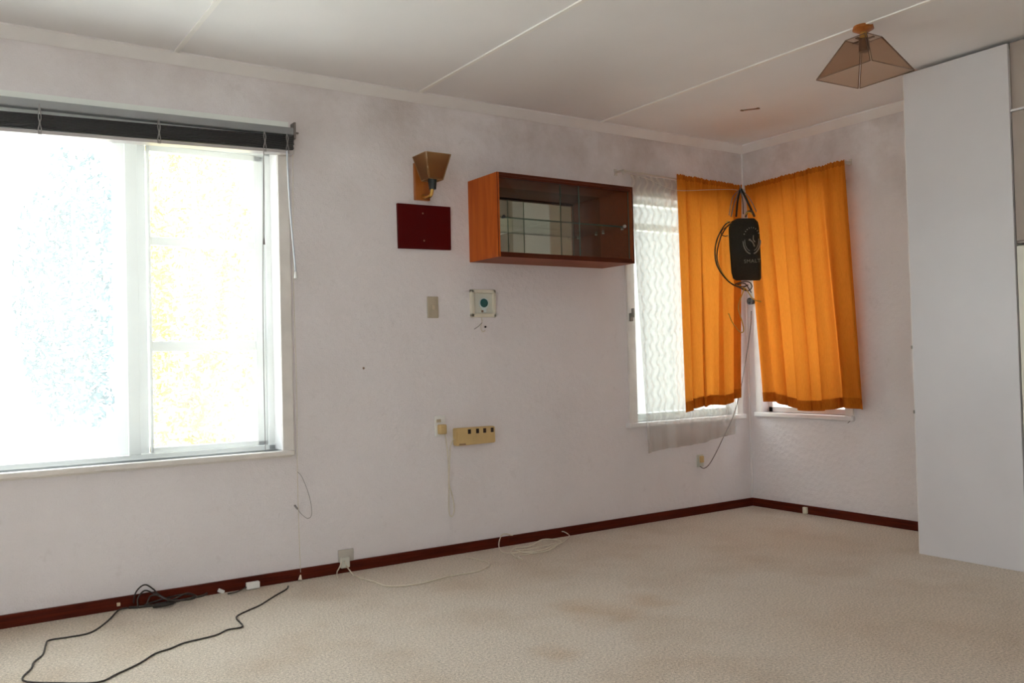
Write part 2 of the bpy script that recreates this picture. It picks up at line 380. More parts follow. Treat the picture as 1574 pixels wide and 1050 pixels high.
# ------------------------------------------------------------------ room shell
H = 2.4; XL = -7.0; YB = -6.6
W1 = (-5.75, -3.207, .612, 2.045)       # big window in the long wall: x0, x1, z0, z1
W2 = (-1.004, -.132, .612, 1.985)      # corner window, long wall
W3 = (-.745, -.112, .625, 1.985)       # corner window, short wall (y0, y1)
def holed(bm, plane, rng, holes, t0, t1):
    """vertical wall slab with rectangular openings; plane 'x' or 'y' is the axis across the slab"""
    us = sorted(set([rng[0], rng[1]] + [h[0] for h in holes] + [h[1] for h in holes]))
    zs = sorted(set([0, H] + [h[2] for h in holes] + [h[3] for h in holes]))
    for i in range(len(us)-1):
        for j in range(len(zs)-1):
            cu, cz = (us[i]+us[i+1])/2, (zs[j]+zs[j+1])/2
            if any(h[0] < cu < h[1] and h[2] < cz < h[3] for h in holes): continue
            if plane == 'y': box(bm, (us[i], t0, zs[j]), (us[i+1], t1, zs[j+1]))
            else: box(bm, (t0, us[i], zs[j]), (t1, us[i+1], zs[j+1]))
    bmesh.ops.remove_doubles(bm, verts=bm.verts, dist=1e-5)
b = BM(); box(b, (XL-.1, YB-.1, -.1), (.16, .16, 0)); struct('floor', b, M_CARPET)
b = BM(); box(b, (XL-.1, YB-.1, H), (.16, .16, H+.1)); struct('ceiling', b, M_CEIL)
b = BM(); holed(b, 'y', (XL, .16), [W1, W2], 0, .16); struct('wall_back', b, M_WALL)
b = BM(); holed(b, 'x', (YB, 0), [W3], 0, .16); struct('wall_right', b, M_WALL)
b = BM(); holed(b, 'y', (XL, .12), [(-6.8, -5.2, .9, 2.1)], YB-.12, YB); struct('wall_front', b, M_WALL)
b = BM(); holed(b, 'x', (YB, 0), [(-4.2, -3.0, .7, 2.0)], XL-.12, XL); struct('wall_left', b, M_WALL)
# rear windows behind the viewer: plain frames with glass
def plain_window(name, plane, u0, u1, z0, z1, at, n):
    w = setting(name)
    b = BM()
    def bx(a0, a1, c0, c1, d=.05):
        if plane == 'y': box(b, (a0, at-d, c0), (a1, at+d, c1))
        else: box(b, (at-d, a0, c0), (at+d, a1, c1))
    bx(u0, u0+.05, z0, z1); bx(u1-.05, u1, z0, z1); bx(u0, u1, z0, z0+.05); bx(u0, u1, z1-.05, z1)
    for i in range(1, n):
        c = u0+(u1-u0)*i/n; bx(c-.025, c+.025, z0, z1)
    obj('window_frame', b, M_WHITE, w)
    b = BM(); bx(u0+.05, u1-.05, z0+.05, z1-.05, .003); obj('pane', b, M_PANE, w)
plain_window('window_4', 'y', -6.8, -5.2, .9, 2.1, YB-.06, 2)
plain_window('window_5', 'x', -4.2, -3.0, .7, 2.0, XL-.06, 2)

# cornice (a cove) along the two walls in view, ceiling joint battens
def cove(name, along, a0, a1):
    b = BM(); hc = .046
    prof = [(0, 0), (0, -hc), (.006, -hc-.004), (.014, -hc+.004), (hc-.006, -.016), (hc+.002, -.008), (hc, 0)]
    ends = []
    for k, a in enumerate((a0, a1)):
        ring = []
        for (d, z) in prof:
            m = a - (d if k == 1 else 0)        # mitre at the corner
            ring.append(b.verts.new((m, -d, H+z) if along == 'x' else (-d, m, H+z)))
        ends.append(ring)
    n = len(prof)
    for i in range(n): b.faces.new((ends[0][i], ends[0][(i+1) % n], ends[1][(i+1) % n], ends[1][i]))
    b.faces.new(ends[0]); b.faces.new(ends[1][::-1])
    return struct(name, b, M_TRIM)
cove('trim_1', 'x', XL, 0); cove('trim_2', 'y', YB, 0)
k = 3
for i in range(5):
    x = -1.2552 - 1.2045*i
    b = BM(); box(b, (x-.011, YB, H-.007), (x+.011, -.046, H), .002); struct('trim_%d' % k, b, M_BATTEN); k += 1
b = BM(); box(b, (-.012, -.012, .052), (0, 0, H-.05), .003); struct('trim_%d' % k, b, M_TRIM); k += 1   # corner bead
# skirting
b = BM(); box(b, (XL, -.017, 0), (0, 0, .052), .003); struct('baseboard_back', b, M_SKIRT)
b = BM(); box(b, (-.017, -1.51, 0), (0, -.017, .052), .003); struct('baseboard_right', b, M_SKIRT)
b = BM(); box(b, (XL, YB, 0), (XL+.017, -.017, .052), .003); struct('baseboard_left', b, M_SKIRT)
b = BM(); box(b, (XL+.017, YB, 0), (0, YB+.017, .052), .003); struct('baseboard_front', b, M_SKIRT)

# ------------------------------------------------------------------ window 1 (large, left)
w = setting('window_1')
x0, x1, z0, z1 = W1
b = BM(); box(b, (x1, -.015, z0-.02), (x1+.054, 0, z1+.03), .003); obj('architrave', b, M_WINTRIM, w)
b = BM(); box(b, (x0-.054, -.015, z0-.02), (x0, 0, z1+.0), .003); obj('architrave', b, M_WINTRIM, w)
b = BM(); xa, xb = x0-.054, x1+.054; dz = (xb-xa)*.018
hexa(b, [(xa, -.02, z1-.012-dz), (xb, -.02, z1-.012), (xb, .05, z1-.012), (xa, .05, z1-.012-dz), (xa, -.02, 2.158-dz), (xb, -.02, 2.158), (xb, -.001, 2.158), (xa, -.001, 2.158-dz)]); obj('architrave', b, M_HEADTRIM, w)
b = BM(); box(b, (x0-.07, -.038, z0-.026), (x1+.05, .10, z0), .007); obj('window_sill', b, M_WINTRIM, w)
b = BM(); box(b, (x0-.054, -.012, z0-.034), (x1+.044, 0, z0-.026), .002); obj('apron', b, M_WINTRIM, w)
b = BM()
box(b, (x1-.026, .10, z0), (x1, .155, z1)); box(b, (x0, .10, z0), (x0+.026, .155, z1))
box(b, (x0, .10, z0-.002), (x1, .155, z0+.02)); box(b, (x0, .10, z1-.03), (x1, .155, z1)); obj('window_frame', b, M_WHITE, w)
ML, MR = onA(176, 420, -.11).x, onA(229, 420, -.11).x
b = BM(); box(b, (ML, .148, z0+.02), (MR, .155, z1-.03), .004); box(b, (ML+.045, .10, z0+.02), (MR-.045, .112, z1-.03), .003); obj('mullion', b, M_WHITE, w)
# right casement sash: three panes
sash = obj('sash', (lambda b: (box(b, (x1-.075, .118, z0+.02), (x1-.028, .148, z1-.03), .004), box(b, (MR, .118, z0+.02), (MR+.012, .148, z1-.03), .002),
           box(b, (MR, .118, z0+.02), (x1-.028, .148, z0+.045), .004), box(b, (MR, .118, z1-.06), (x1-.028, .148, z1-.03), .004), b)[-1])(BM()), M_WHITE, w)
for zc0, zc1 in ((1.562, 1.602), (1.084, 1.132)):
    b = BM(); box(b, (MR+.012, .12, zc0), (x1-.075, .146, zc1), .005); obj('glazing_bar', b, M_WHITE, w)
for (a, c) in ((z0+.045, 1.084), (1.132, 1.562), (1.602, z1-.06)):
    b = BM(); box(b, (MR+.012, .130, a), (x1-.075, .134, c)); obj('pane', b, M_PANE, w)
b = BM(); box(b, (-4.62, .130, z0+.02), (ML, .134, z1-.03)); obj('pane', b, M_PANE, w)
b = BM(); box(b, (-4.76, .11, z0+.02), (-4.62, .155, z1-.03), .004); obj('mullion', b, M_WHITE, w)
b = BM(); box(b, (x0+.026, .130, z0+.02), (-4.76, .134, z1-.03)); obj('pane', b, M_PANE, w)
# added inner pane: glare of the bright window put into milky glass
b = BM(); box(b, (x0+.001, .004, z0+.001), (x1-.001, .007, z1-.004)); obj('added_inner_pane', b, M_GLARE, w)

# ------------------------------------------------------------------ window 2 and 3 (corner)
w = setting('window_2'); x0, x1, z0, z1 = W2
for a, c in ((x0-.060, x0), (x1, x1+.052)):
    b = BM(); box(b, (a, -.015, z0-.02), (c, 0, z1+.05), .003); obj('architrave', b, M_WINTRIM, w)
b = BM(); box(b, (x0-.06, -.017, z1), (x1+.052, 0, z1+.05), .003); obj('architrave', b, M_WINTRIM, w)
b = BM(); box(b, (x0-.085, -.036, z0-.03), (x1+.066, .06, z0), .006); obj('window_sill', b, M_TRIM, w)
b = BM()
box(b, (x0, .06, z0), (x0+.022, .12, z1)); box(b, (x1-.03, .06, z0), (x1, .12, z1)); box(b, (x0, .06, z0-.002), (x1, .12, z0+.045)); box(b, (x0, .06, z1-.03), (x1, .12, z1))
obj('window_frame', b, M_WHITE, w)
b = BM(); box(b, (x0+.022, .065, 1.795), (x1-.03, .115, 1.84), .004); obj('transom', b, M_WHITE, w)
for a, c in ((z0+.045, 1.795), (1.84, z1-.03)):
    b = BM(); box(b, (x0+.022, .09, a), (x1-.03, .094, c)); obj('pane', b, M_PANE, w)
b = BM(); box(b, (x0+.001, .04, z0+.001), (x1-.001, .043, z1-.001)); obj('added_inner_pane', b, M_PANE, w)  # added inner pane, left clear here
p = onA(970, 487, .02)
lt = BM(); box(lt, (p.x-.012, -.030, p.z-.028), (p.x+.010, -.015, p.z+.022), .004); box(lt, (p.x-.006, -.048, p.z-.006), (p.x+.004, -.028, p.z+.05), .004)
obj('latch', lt, M_DARKSTEEL, w)
w = setting('window_3'); y0, y1, z0, z1 = W3
for a, c in ((y0-.055, y0), (y1, y1+.045)):
    b = BM(); box(b, (-.015, a, z0-.02), (0, c, z1+.05), .003); obj('architrave', b, M_WINTRIM, w)
b = BM(); box(b, (-.017, y0-.055, z1), (0, y1+.045, z1+.05), .003); obj('architrave', b, M_WINTRIM, w)
b = BM(); box(b, (-.034, y0-.06, z0-.030), (.06, y1+.05, z0), .007); obj('window_sill', b, M_TRIM, w)
b = BM()
box(b, (.06, y0, z0), (.12, y0+.03, z1)); box(b, (.06, y1-.03, z0), (.12, y1, z1)); box(b, (.06, y0, z0-.002), (.12, y1, z0+.03)); box(b, (.06, y0, z1-.03), (.12, y1, z1))
obj('window_frame', b, M_WHITE, w)
b = BM(); box(b, (.065, y0+.03, 1.795), (.115, y1-.03, 1.84), .004); obj('transom', b, M_WHITE, w)
b = BM(); box(b, (.068, y0+.03, z0+.075), (.11, y1-.08, z0+.11), .004); obj('sash_rail', b, M_WHITE, w)
b = BM(); box(b, (.09, y0+.03, z0+.03), (.094, y1-.03, z1-.03)); obj('pane', b, M_PANE, w)

# ------------------------------------------------------------------ outside
b = BM(); box(b, (-40, .2, -.55), (40, 60, -.45)); box(b, (.2, -30, -.55), (40, .2, -.45)); box(b, (-40, -40, -.55), (.2, YB-.2, -.45)); box(b, (-40, YB-.2, -.55), (XL-.2, .2, -.45))
struct('ground', b, M_CONC)
def bush(name, base, rx, ry, h, n, leafmat, label, trunk_h, size):
    t = thing(name, base, label, 'tree' if 'tree' in name else 'shrub')
    random.seed(int(abs(base[0]*100)))
    bt = BM(); bx, by, bz = base
    tube(bt, [(bx, by, bz), (bx+.03, by, bz+trunk_h*.5), (bx-.02, by+.03, bz+trunk_h+.4)], .06 if n < 5000 else .05, 8)
    for i in range(6):
        a = i*PI/3+.3; tube(bt, [(bx, by, bz+trunk_h*.6), (bx+rx*.4*math.cos(a), by+ry*.4*math.sin(a), bz+h*.5), (bx+rx*.7*math.cos(a), by+ry*.7*math.sin(a), bz+h*.8)], .022, 6)
    obj('trunk', bt, M_BARK, t)
    vs, fs = [], []
    for i in range(n):
        while True:
            q = Vector((random.uniform(-1, 1), random.uniform(-1, 1), random.uniform(-1, 1)))
            if q.length < 1 and (q.length > .45) and noise.noise(q*2.3)+.28 > 0: break
        c = Vector((bx+q.x*rx, by+q.y*ry, bz+trunk_h*.35+(h-trunk_h*.35)*(.5+.5*q.z)))
        d1 = Vector((random.gauss(0, 1), random.gauss(0, 1), random.gauss(0, 1))).normalized(); d2 = d1.orthogonal().normalized()
        s = size*random.uniform(.6, 1.3); k0 = len(vs)
        vs += [c-d1*s, c+d2*s*.45+d1*.1*s, c+d1*s, c-d2*s*.45+d1*.1*s]; fs.append((k0, k0+1, k0+2, k0+3))
    me = bpy.data.meshes.new('foliage'); me.from_pydata([tuple(v) for v in vs], [], fs); me.materials.append(leafmat)
    o = bpy.data.objects.new('foliage', me); COL.objects.link(o); o.parent = t; o.location = -Vector(base); o['kind'] = 'stuff'
    return t
bush('flowering_shrub', (-2.80, 3.1, -.45), .52, .5, 3.7, 15000, M_LEAFY, 'tall yellow flowering shrub just outside the right-hand panes of the large window', .9, .035)
bush('garden_tree', (-2.75, 9.5, -.45), .80, .9, 4.6, 2600, M_LEAFG, 'pale blue-green tree farther out, beyond the broad left pane of the large window', 1.6, .07)

def sky_screen(name, lo, hi, label, face, axis, boards=True):  # blocks added outside to cut the sky light
    t = thing(name, ((lo[0]+hi[0])/2, (lo[1]+hi[1])/2, lo[2]), label, 'building')
    b = BM(); box(b, lo, hi)
    z = lo[2]+.05
    while boards and z < hi[2]-.2:      # lapped weatherboards on the face towards the room
        if axis == 'y': hexa(b, [(lo[0], lo[1]-.022, z), (hi[0], lo[1]-.022, z), (hi[0], lo[1], z), (lo[0], lo[1], z), (lo[0], lo[1]-.006, z+.17), (hi[0], lo[1]-.006, z+.17), (hi[0], lo[1], z+.17), (lo[0], lo[1], z+.17)])
        else: hexa(b, [(lo[0]-.022, lo[1], z), (lo[0]-.022, hi[1], z), (lo[0], hi[1], z), (lo[0], lo[1], z), (lo[0]-.006, lo[1], z+.17), (lo[0]-.006, hi[1], z+.17), (lo[0], hi[1], z+.17), (lo[0], lo[1], z+.17)])
        z += .17
    obj('wall', b, face, t)
    b = BM(); box(b, (lo[0]-.2, lo[1]-.2, hi[2]), (hi[0]+.2, hi[1]+.2, hi[2]+.12)); obj('roof', b, M_CONC, t)
sky_screen('sky_screen_back', (4.62, 6.0, -.45), (9.0, 8.0, 3.9), 'plain slab added behind the lace net of the corner window to dim the sky', M_BOARD, 'y', False)  # added so the net is not backed by open sky
sky_screen('sky_screen_right', (1.6, -4.0, -.45), (4.0, 2.0, 3.5), 'pale boarded block added behind the right orange curtain to cut the sky light', M_BOARDP, 'x')  # added to block most of the sky from the short-wall window

# ------------------------------------------------------------------ venetian blind, drawn up
BX0, BX1 = -5.72, -3.146
bl = thing('venetian_blind', (-4.4, -.05, 2.0), 'black venetian blind drawn up under its grey headrail over the large window', 'blind')
b = BM(); xb = BX1+.004; dz = (xb-BX0)*.018
hexa(b, [(BX0, -.066, 2.088-dz), (xb, -.066, 2.088), (xb, -.022, 2.088), (BX0, -.022, 2.088-dz), (BX0, -.066, 2.122-dz), (xb, -.066, 2.122), (xb, -.022, 2.122), (BX0, -.022, 2.122-dz)])
bmesh.ops.bevel(b, geom=b.edges[:], offset=.003, segments=2, affect='EDGES'); obj('headrail', b, M_HEADRAIL, bl)
b = BM(); box(b, (BX1+.002, -.07, 2.07), (BX1+.012, -.02, 2.148), .002); box(b, (BX1+.01, -.05, 2.1), (BX1+.032, -.04, 2.108), .001); obj('end_bracket', b, M_STRAPG, bl)
def stackz(x):      # the bundle hangs lower towards the left
    return 2.012 + (x-BX1)*.034
nsl = 14
for i in range(nsl):
    b = BM(); sec = []
    for x in (BX0+.01, BX1-.002+random.uniform(-.002, .002)):
        zb = stackz(x) + .004 + i*(.0600 if True else 0)/nsl*((2.083-2.012)/.066) + (0 if i else 0)
        dy = random.uniform(-.0015, .0015)
        sec.append([b.verts.new((x, -.072+dy, zb)), b.verts.new((x, -.046+dy, zb+.003)), b.verts.new((x, -.020+dy, zb)),
                    b.verts.new((x, -.020+dy, zb+.0032)), b.verts.new((x, -.046+dy, zb+.0062)), b.verts.new((x, -.072+dy, zb+.0032))])
    for j in range(6): b.faces.new((sec[0][j], sec[0][(j+1) % 6], sec[1][(j+1) % 6], sec[1][j]))
    b.faces.new(sec[0]); b.faces.new(sec[1][::-1])
    obj('slat', b, M_SLAT, bl)
b = BM(); zl, zr = stackz(BX0)-.012, stackz(BX1)-.014
hexa(b, [(BX0, -.074, zl), (BX1, -.074, zr), (BX1, -.018, zr), (BX0, -.018, zl), (BX0, -.074, zl+.014), (BX1, -.074, zr+.014), (BX1, -.018, zr+.014), (BX0, -.018, zl+.014)])
obj('bottom_rail', b, M_BRAIL, bl)
for x in (-5.2, -4.66, -4.205, -3.749, -3.287, -3.180):
    b = BM(); z = stackz(x)
    for sgn in (-1, 1):
        tube(b, [(x+.0, -.069, 2.085), (x+sgn*.005, -.077, z+.055), (x+sgn*.001, -.078, z+.03), (x+sgn*.006, -.077, z+.005), (x+sgn*.004, -.077, z-.013)], .0022, 6)
    box(b, (x-.007, -.0785, z-.016), (x+.007, -.074, z-.004), .001)
    obj('ladder_cord', b, M_TAPE, bl)
b = BM(); q = [onA(441, 232, .085), onA(446, 320, .08), onA(455, 424, .07)]
tube(b, q, .0045, 8); wd = obj('tilt_wand', b, M_WAND, bl)
b = BM(); p = q[-1]; cyl(b, p+Vector((0, 0, .02)), p+Vector((0, 0, -.012)), .006, .010, 12); obj('wand_tip', b, M_WHPL, wd)
b = BM(); tube(b, [onA(405, 222, .07), onA(406, 300, .07), onA(406, 372, .068)], .0018, 6); cyl(b, onA(406, 366, .068), onA(406, 376, .068), .0025, .005, 10); obj('lift_cord', b, M_STRAPG, bl)
b = BM(); tube(b, [onA(405, 240, .03), onA(404, 450, .03), onA(406, 600, .03), onA(408, 692, .03)], .0018, 6); obj('lift_cord', b, M_TAPE, bl)
b = BM(); tube(b, [onA(450, 228, .045), onA(451, 420, .04), onA(456, 600, .03), onA(457, 720, .02), onA(459, 800, .02), onA(462, 880, .022)], .0013, 6)
ts = onA(462, 884, .026); cyl(b, ts, (ts.x-.006, ts.y-.01, .006), .003, .010, 10)
obj('lift_cord', b, M_WCORD, bl)
b = BM(); tube(b, [onA(457, 725, .02), onA(465, 735, .012), onA(476, 765, .01), onA(479, 790, .01), onA(473, 797, .01), onA(463, 790, .01), onA(456, 780, .012)], .0013, 6)
c0 = onA(456, 781, .012); tube(b, [c0+Vector((-.010, 0, .014)), c0, c0+Vector((.006, 0, -.006))], .0045, 8)
obj('cord_loop', b, M_TAPE, bl)

# ------------------------------------------------------------------ wall cabinet
CX0, CX1, CD, CZ0, CZ1, T = -2.158, -1.240, .285, 1.536, 1.970, .014
cb = thing('wall_cabinet', (-1.7, 0, CZ0), 'teak wall cabinet with sliding glass doors and mirrored back, left of the corner window', 'cabinet')
def shadeband(a, c):
    return a, c
b = BM(); box(b, (CX0, -CD, CZ0), (CX0+T, 0, CZ1), .001); obj('side_panel', b, M_TEAK, cb)
b = BM(); box(b, (CX1-T, -CD, CZ0), (CX1, 0, CZ1), .001); obj('side_panel', b, M_TEAKH, cb)
b = BM(); box(b, (CX0+T, -CD, CZ1-T), (CX1-T, 0, CZ1), .001); obj('top_panel', b, M_TEAKH, cb)
b = BM(); box(b, (CX0+T, -CD, CZ0), (CX1-T, 0, CZ0+T), .001); obj('bottom_panel', b, M_TEAKH, cb)
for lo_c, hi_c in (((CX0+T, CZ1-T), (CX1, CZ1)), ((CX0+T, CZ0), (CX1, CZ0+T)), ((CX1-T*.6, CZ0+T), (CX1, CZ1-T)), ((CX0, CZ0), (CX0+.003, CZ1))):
    b = BM(); box(b, (lo_c[0], -CD-.0015, lo_c[1]), (hi_c[0], -CD, hi_c[1])); obj('shade_band', b, M_TEAKD, cb)  # front shade painted as dark strips over the teak edges
b = BM(); box(b, (CX0+T, -.008, CZ0+T), (CX1-T, -.004, CZ1-T)); obj('mirror_back', b, M_MIRROR, cb)
for zz in (CZ0+T, CZ1-T-.012):
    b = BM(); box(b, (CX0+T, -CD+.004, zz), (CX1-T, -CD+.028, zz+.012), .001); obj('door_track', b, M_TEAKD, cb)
sz = 1.745
b = BM(); box(b, (CX0+T, -.235, sz), (CX1-T, -.012, sz+.006)); sh = obj('shelf', b, M_SHELF, cb)
b = BM(); box(b, (CX0+T, -.2365, sz-.0005), (CX1-T, -.235, sz+.0065)); obj('front_edge', b, M_SHELFEDGE, sh)
for xx in (CX0+T, CX1-T):
    s = 1 if xx < -1.7 else -1
    for yy in (-.21, -.04):
        b = BM(); cyl(b, (xx, yy, sz-.006), (xx+s*.012, yy, sz-.006), .005, .005, 12); obj('shelf_pin', b, M_STEEL, cb)
def gdoor(a, c, y, pullx, edge_r):
    b = BM(); box(b, (a, y-.0025, CZ0+T+.006), (c, y+.0025, CZ1-T-.006)); d = obj('door', b, M_CABGLASS, cb)
    for xx in ((a, c)):
        b = BM(); box(b, (xx-.0012, y-.003, CZ0+T+.006), (xx+.0012, y+.003, CZ1-T-.006)); obj('glass_edge', b, M_SHELFEDGE, d)
    b = BM(); cyl(b, (pullx[0], y-.006, pullx[1]), (pullx[0], y+.004, pullx[1]), .009, .009, 20); obj('finger_pull', b, M_STEEL if edge_r else M_BLACK, d)
gdoor(CX0+T+.004, -1.62, -CD+.012, (CX0+T+.028, onA(772, 333, CD-.01).z), False)
gdoor(-1.74, CX1-T-.004, -CD+.021, (CX1-T-.035, onA(960, 348, CD-.02).z), True)

# ------------------------------------------------------------------ sconce
sx, sy = -2.441, -.115
sc = thing('wall_sconce', (sx, 0, 1.85), 'amber glass wall light on an orange wooden backplate, above the dark red panel', 'lamp')
b = BM(); box(b, (-2.487, -.022, 1.843), (-2.400, 0, 2.035), .004); obj('backplate', b, M_ORWOOD, sc)
b = BM(); tube(b, [(sx, -.02, 1.865), (sx, -.06, 1.852), (sx+.002, -.10, 1.858), (sx+.004, sy, 1.895)], .009, 10); obj('arm', b, M_BRASS, sc)
b = BM(); cyl(b, (sx+.004, sy, 1.885), (sx+.004, sy, 1.94), .018, .024, 24); obj('lamp_holder', b, M_GREEN, sc)
def pyramid_pane(side, cx, cy, zb, hb, zt, ht, th=.003, gap=.006):
    """one trapezoid pane of a square truncated pyramid with its rim as a separate mesh"""
    ang = side*PI/2; R_ = Matrix.Rotation(ang, 3, 'Z')
    def P(u, n, z): v = R_ @ Vector((u, n, 0)); return (cx+v.x, cy+v.y, z)
    b = BM(); g = gap
    hexa(b, [P(-hb+g, -hb, zb), P(hb-g, -hb, zb), P(hb-g, -hb+th, zb), P(-hb+g, -hb+th, zb),
             P(-ht+g, -ht, zt), P(ht-g, -ht, zt), P(ht-g, -ht+th, zt), P(-ht+g, -ht+th, zt)])
    e = BM(); r = .0018
    c = [P(-hb+g, -hb, zb), P(hb-g, -hb, zb), P(ht-g, -ht, zt), P(-ht+g, -ht, zt)]
    for i in range(4): tube(e, [c[i], c[(i+1) % 4]], r, 6, 0)
    return b, e
for s in range(4):
    b, e = pyramid_pane(s, sx+.003, sy, 1.930, .042, 2.055, .073, .003, .004)
    pn = obj('shade_pane', b, M_AMBER, sc); obj('pane_edge', e, M_AMBEREDGE, pn)
b = BM(); cyl(b, (sx+.003, sy, 1.938), (sx+.003, sy, 1.99), .012, .012, 16); bmesh.ops.create_uvsphere(b, u_segments=16, v_segments=10, radius=.022, matrix=Matrix.Translation((sx+.003, sy, 2.0)))
obj('bulb', b, M_WHPL, sc, smooth=True)

# ------------------------------------------------------------------ red panel, switches and sockets
b = BM()
qa, qb, qc, qd = onA(609, 313, 0), onA(690, 319, 0), onA(691, 385, 0), onA(611, 382, 0)
rp = thing('red_panel', ((qa.x+qb.x)/2, 0, qc.z), 'dark red glossy rectangular panel screwed to the wall below the amber wall light', 'panel')
hexa(b, [(q.x, y, q.z) for y in (-.001, -.016) for q in (qd, qc, qb, qa)])
obj('board', b, M_REDGLASS, rp)
for pxy in ((650, 328), (652, 370)):
    p = onA(*pxy, .016); b = BM(); cyl(b, (p.x, -.0155, p.z), (p.x, -.0185, p.z), .005, .0035, 14); obj('screw', b, M_BROWN, rp)

p0, p1 = onA(656, 456), onA(673, 489)
sw = thing('light_switch', ((p0.x+p1.x)/2, 0, p1.z), 'tan light switch plate on the wall below the dark red panel', 'switch')
b = BM(); box(b, (p0.x, -.010, p1.z), (p1.x, 0, p0.z), .003); obj('plate', b, M_SWITCH, sw)
cx, cz = (p0.x+p1.x)/2, (p0.z+p1.z)/2
b = BM(); box(b, (cx-.008, -.016, cz-.012), (cx+.008, -.009, cz+.012), .002); obj('rocker', b, M_BEIGE, sw)

p0, p1 = onA(721, 445), onA(760, 488)
fr = thing('wall_thermostat', ((p0.x+p1.x)/2, 0, p1.z), 'square cream framed wall box with a round dark teal dial, under the cabinet', 'wall dial')
x0, x1, z0, z1 = p0.x, p1.x, p1.z, p0.z; fw = .020
b = BM()
for lo, hi in (((x0, -.022, z0), (x0+fw, 0, z1)), ((x1-fw, -.022, z0), (x1, 0, z1)), ((x0, -.022, z0), (x1, 0, z0+fw)), ((x0, -.022, z1-fw), (x1, 0, z1))):
    box(b, lo, hi, .004)
obj('frame', b, M_CREAM, fr)
b = BM(); box(b, (x0+fw, -.010, z0+fw), (x1-fw, 0, z1-fw)); obj('backing', b, M_CREAM2, fr)
cx, cz = (x0+x1)/2+.006, (z0+z1)/2
b = BM(); cyl(b, (cx, -.009, cz), (cx, -.013, cz), .031, .031, 32); box(b, (cx-.014, -.0125, cz-.05), (cx+.014, -.009, cz-.02), .002); obj('dial_ring', b, M_PALEBLUE, fr)
b = BM(); cyl(b, (cx, -.012, cz+.002), (cx, -.018, cz+.002), .024, .022, 32); obj('dial', b, M_TEAL, fr)
b = BM(); cyl(b, (cx-.012, -.012, cz-.042), (cx-.012, -.017, cz-.042), .006, .006, 14); obj('knob', b, M_BROWN, fr)
pts = [onA(740, 488, .01), onA(741, 495, .008), onA(739, 503, .005), onA(742, 510, .005), onA(746, 508, .006)]
b = BM(); tube(b, pts, .002, 6); obj('tail_cord', b, M_WCORD, fr)
b = BM(); tube(b, [onA(741, 496, .008), onA(735, 502, .006), onA(729, 506, .005)], .002, 6); obj('tail_cord', b, M_TAPE, fr)
b = BM(); p = onA(746, 502.5, 0); cyl(b, (p.x, 0, p.z), (p.x, -.006, p.z), .006, .004, 12)
tag(obj('nail', b, M_HOLE), 'dark nail head in the wall just below the cream framed dial', 'nail')
b = BM(); p = onA(559, 566, 0); cyl(b, (p.x, 0, p.z), (p.x, -.004, p.z), .006, .004, 10)
tag(obj('screw_plug', b, M_BROWN), 'small brown screw plug alone on the bare wall between big window and tan switch', 'plug')

def outlet(name, p0, p1, plate, label, face=None, seed=0):
    t = thing(name, ((p0.x+p1.x)/2, 0, p1.z), label, 'socket')
    b = BM(); box(b, (p0.x, -.009, p1.z), (p1.x, 0, p0.z), .003); obj('plate', b, plate, t)
    return t
p0, p1 = onA(667, 639), onA(684, 670)
so = outlet('wall_socket', p0, p1, M_WHPL, 'white wall socket with a yellowed plug pushed in, left of the four-way power strip')
cx = (p0.x+p1.x)/2
b = BM(); box(b, (cx-.024, -.015, p0.z-.036), (cx+.002, -.008, p0.z-.020), .002); obj('rocker', b, M_BEIGE, so)
b = BM(); box(b, (cx-.020, -.042, p1.z+.012), (cx+.022, -.009, p1.z+.062), .006)
pl = tag(obj('plug', b, M_YELLOW), 'yellowed plug sitting in the white wall socket', 'plug')
b = BM()
tube(b, [onA(684, 668, .035), onA(686, 680, .02), onA(689, 710, .01), onA(690, 750, .008), onA(690, 780, .008), onA(692, 793, .008), onA(696, 792, .008), onA(698, 782, .008),
         onA(696, 765, .008), onA(691, 748, .008), onA(690, 735, .012), onA(691, 715, .014), onA(692, 690, .014), onA(695, 678, .014), onA(701, 674, .02), onA(706, 673, .03)], .0027, 8)
tag(obj('flex', b, M_WCORD), 'thin cream flex looping down the wall between the plug and the power strip', 'cord')

# power strip, mounted a little askew
A0 = onA(702, 659, .045); A1 = onA(761, 655, .045); A2 = onA(762, 680, .045); A3 = onA(703, 686, .045)
ps = thing('power_strip', ((A0.x+A1.x)/2, 0, A3.z), 'yellowed beige four-way power strip fixed slightly askew on the wall', 'power strip')
b = BM(); hexa(b, [(q.x, y, q.z) for y in (0, -.045) for q in (A3, A2, A1, A0)])
bmesh.ops.bevel(b, geom=b.edges[:], offset=.004, segments=2, affect='EDGES'); obj('housing', b, M_YELLOW, ps)
for (px, py) in ((721.5, 663.5), (734, 662.5), (745, 661.8), (756.5, 660.8)):
    p = onA(px, py, .045); b = BM(); box(b, (p.x-.009, -.047, p.z-.012), (p.x+.009, -.043, p.z+.012), .0015); obj('socket_opening', b, M_HOLE, ps)
b = BM(); p = onA(711, 683, .045); box(b, (p.x-.02, -.0465, p.z-.003), (p.x+.02, -.044, p.z+.003), .001); obj('nameplate', b, M_BROWN, ps)

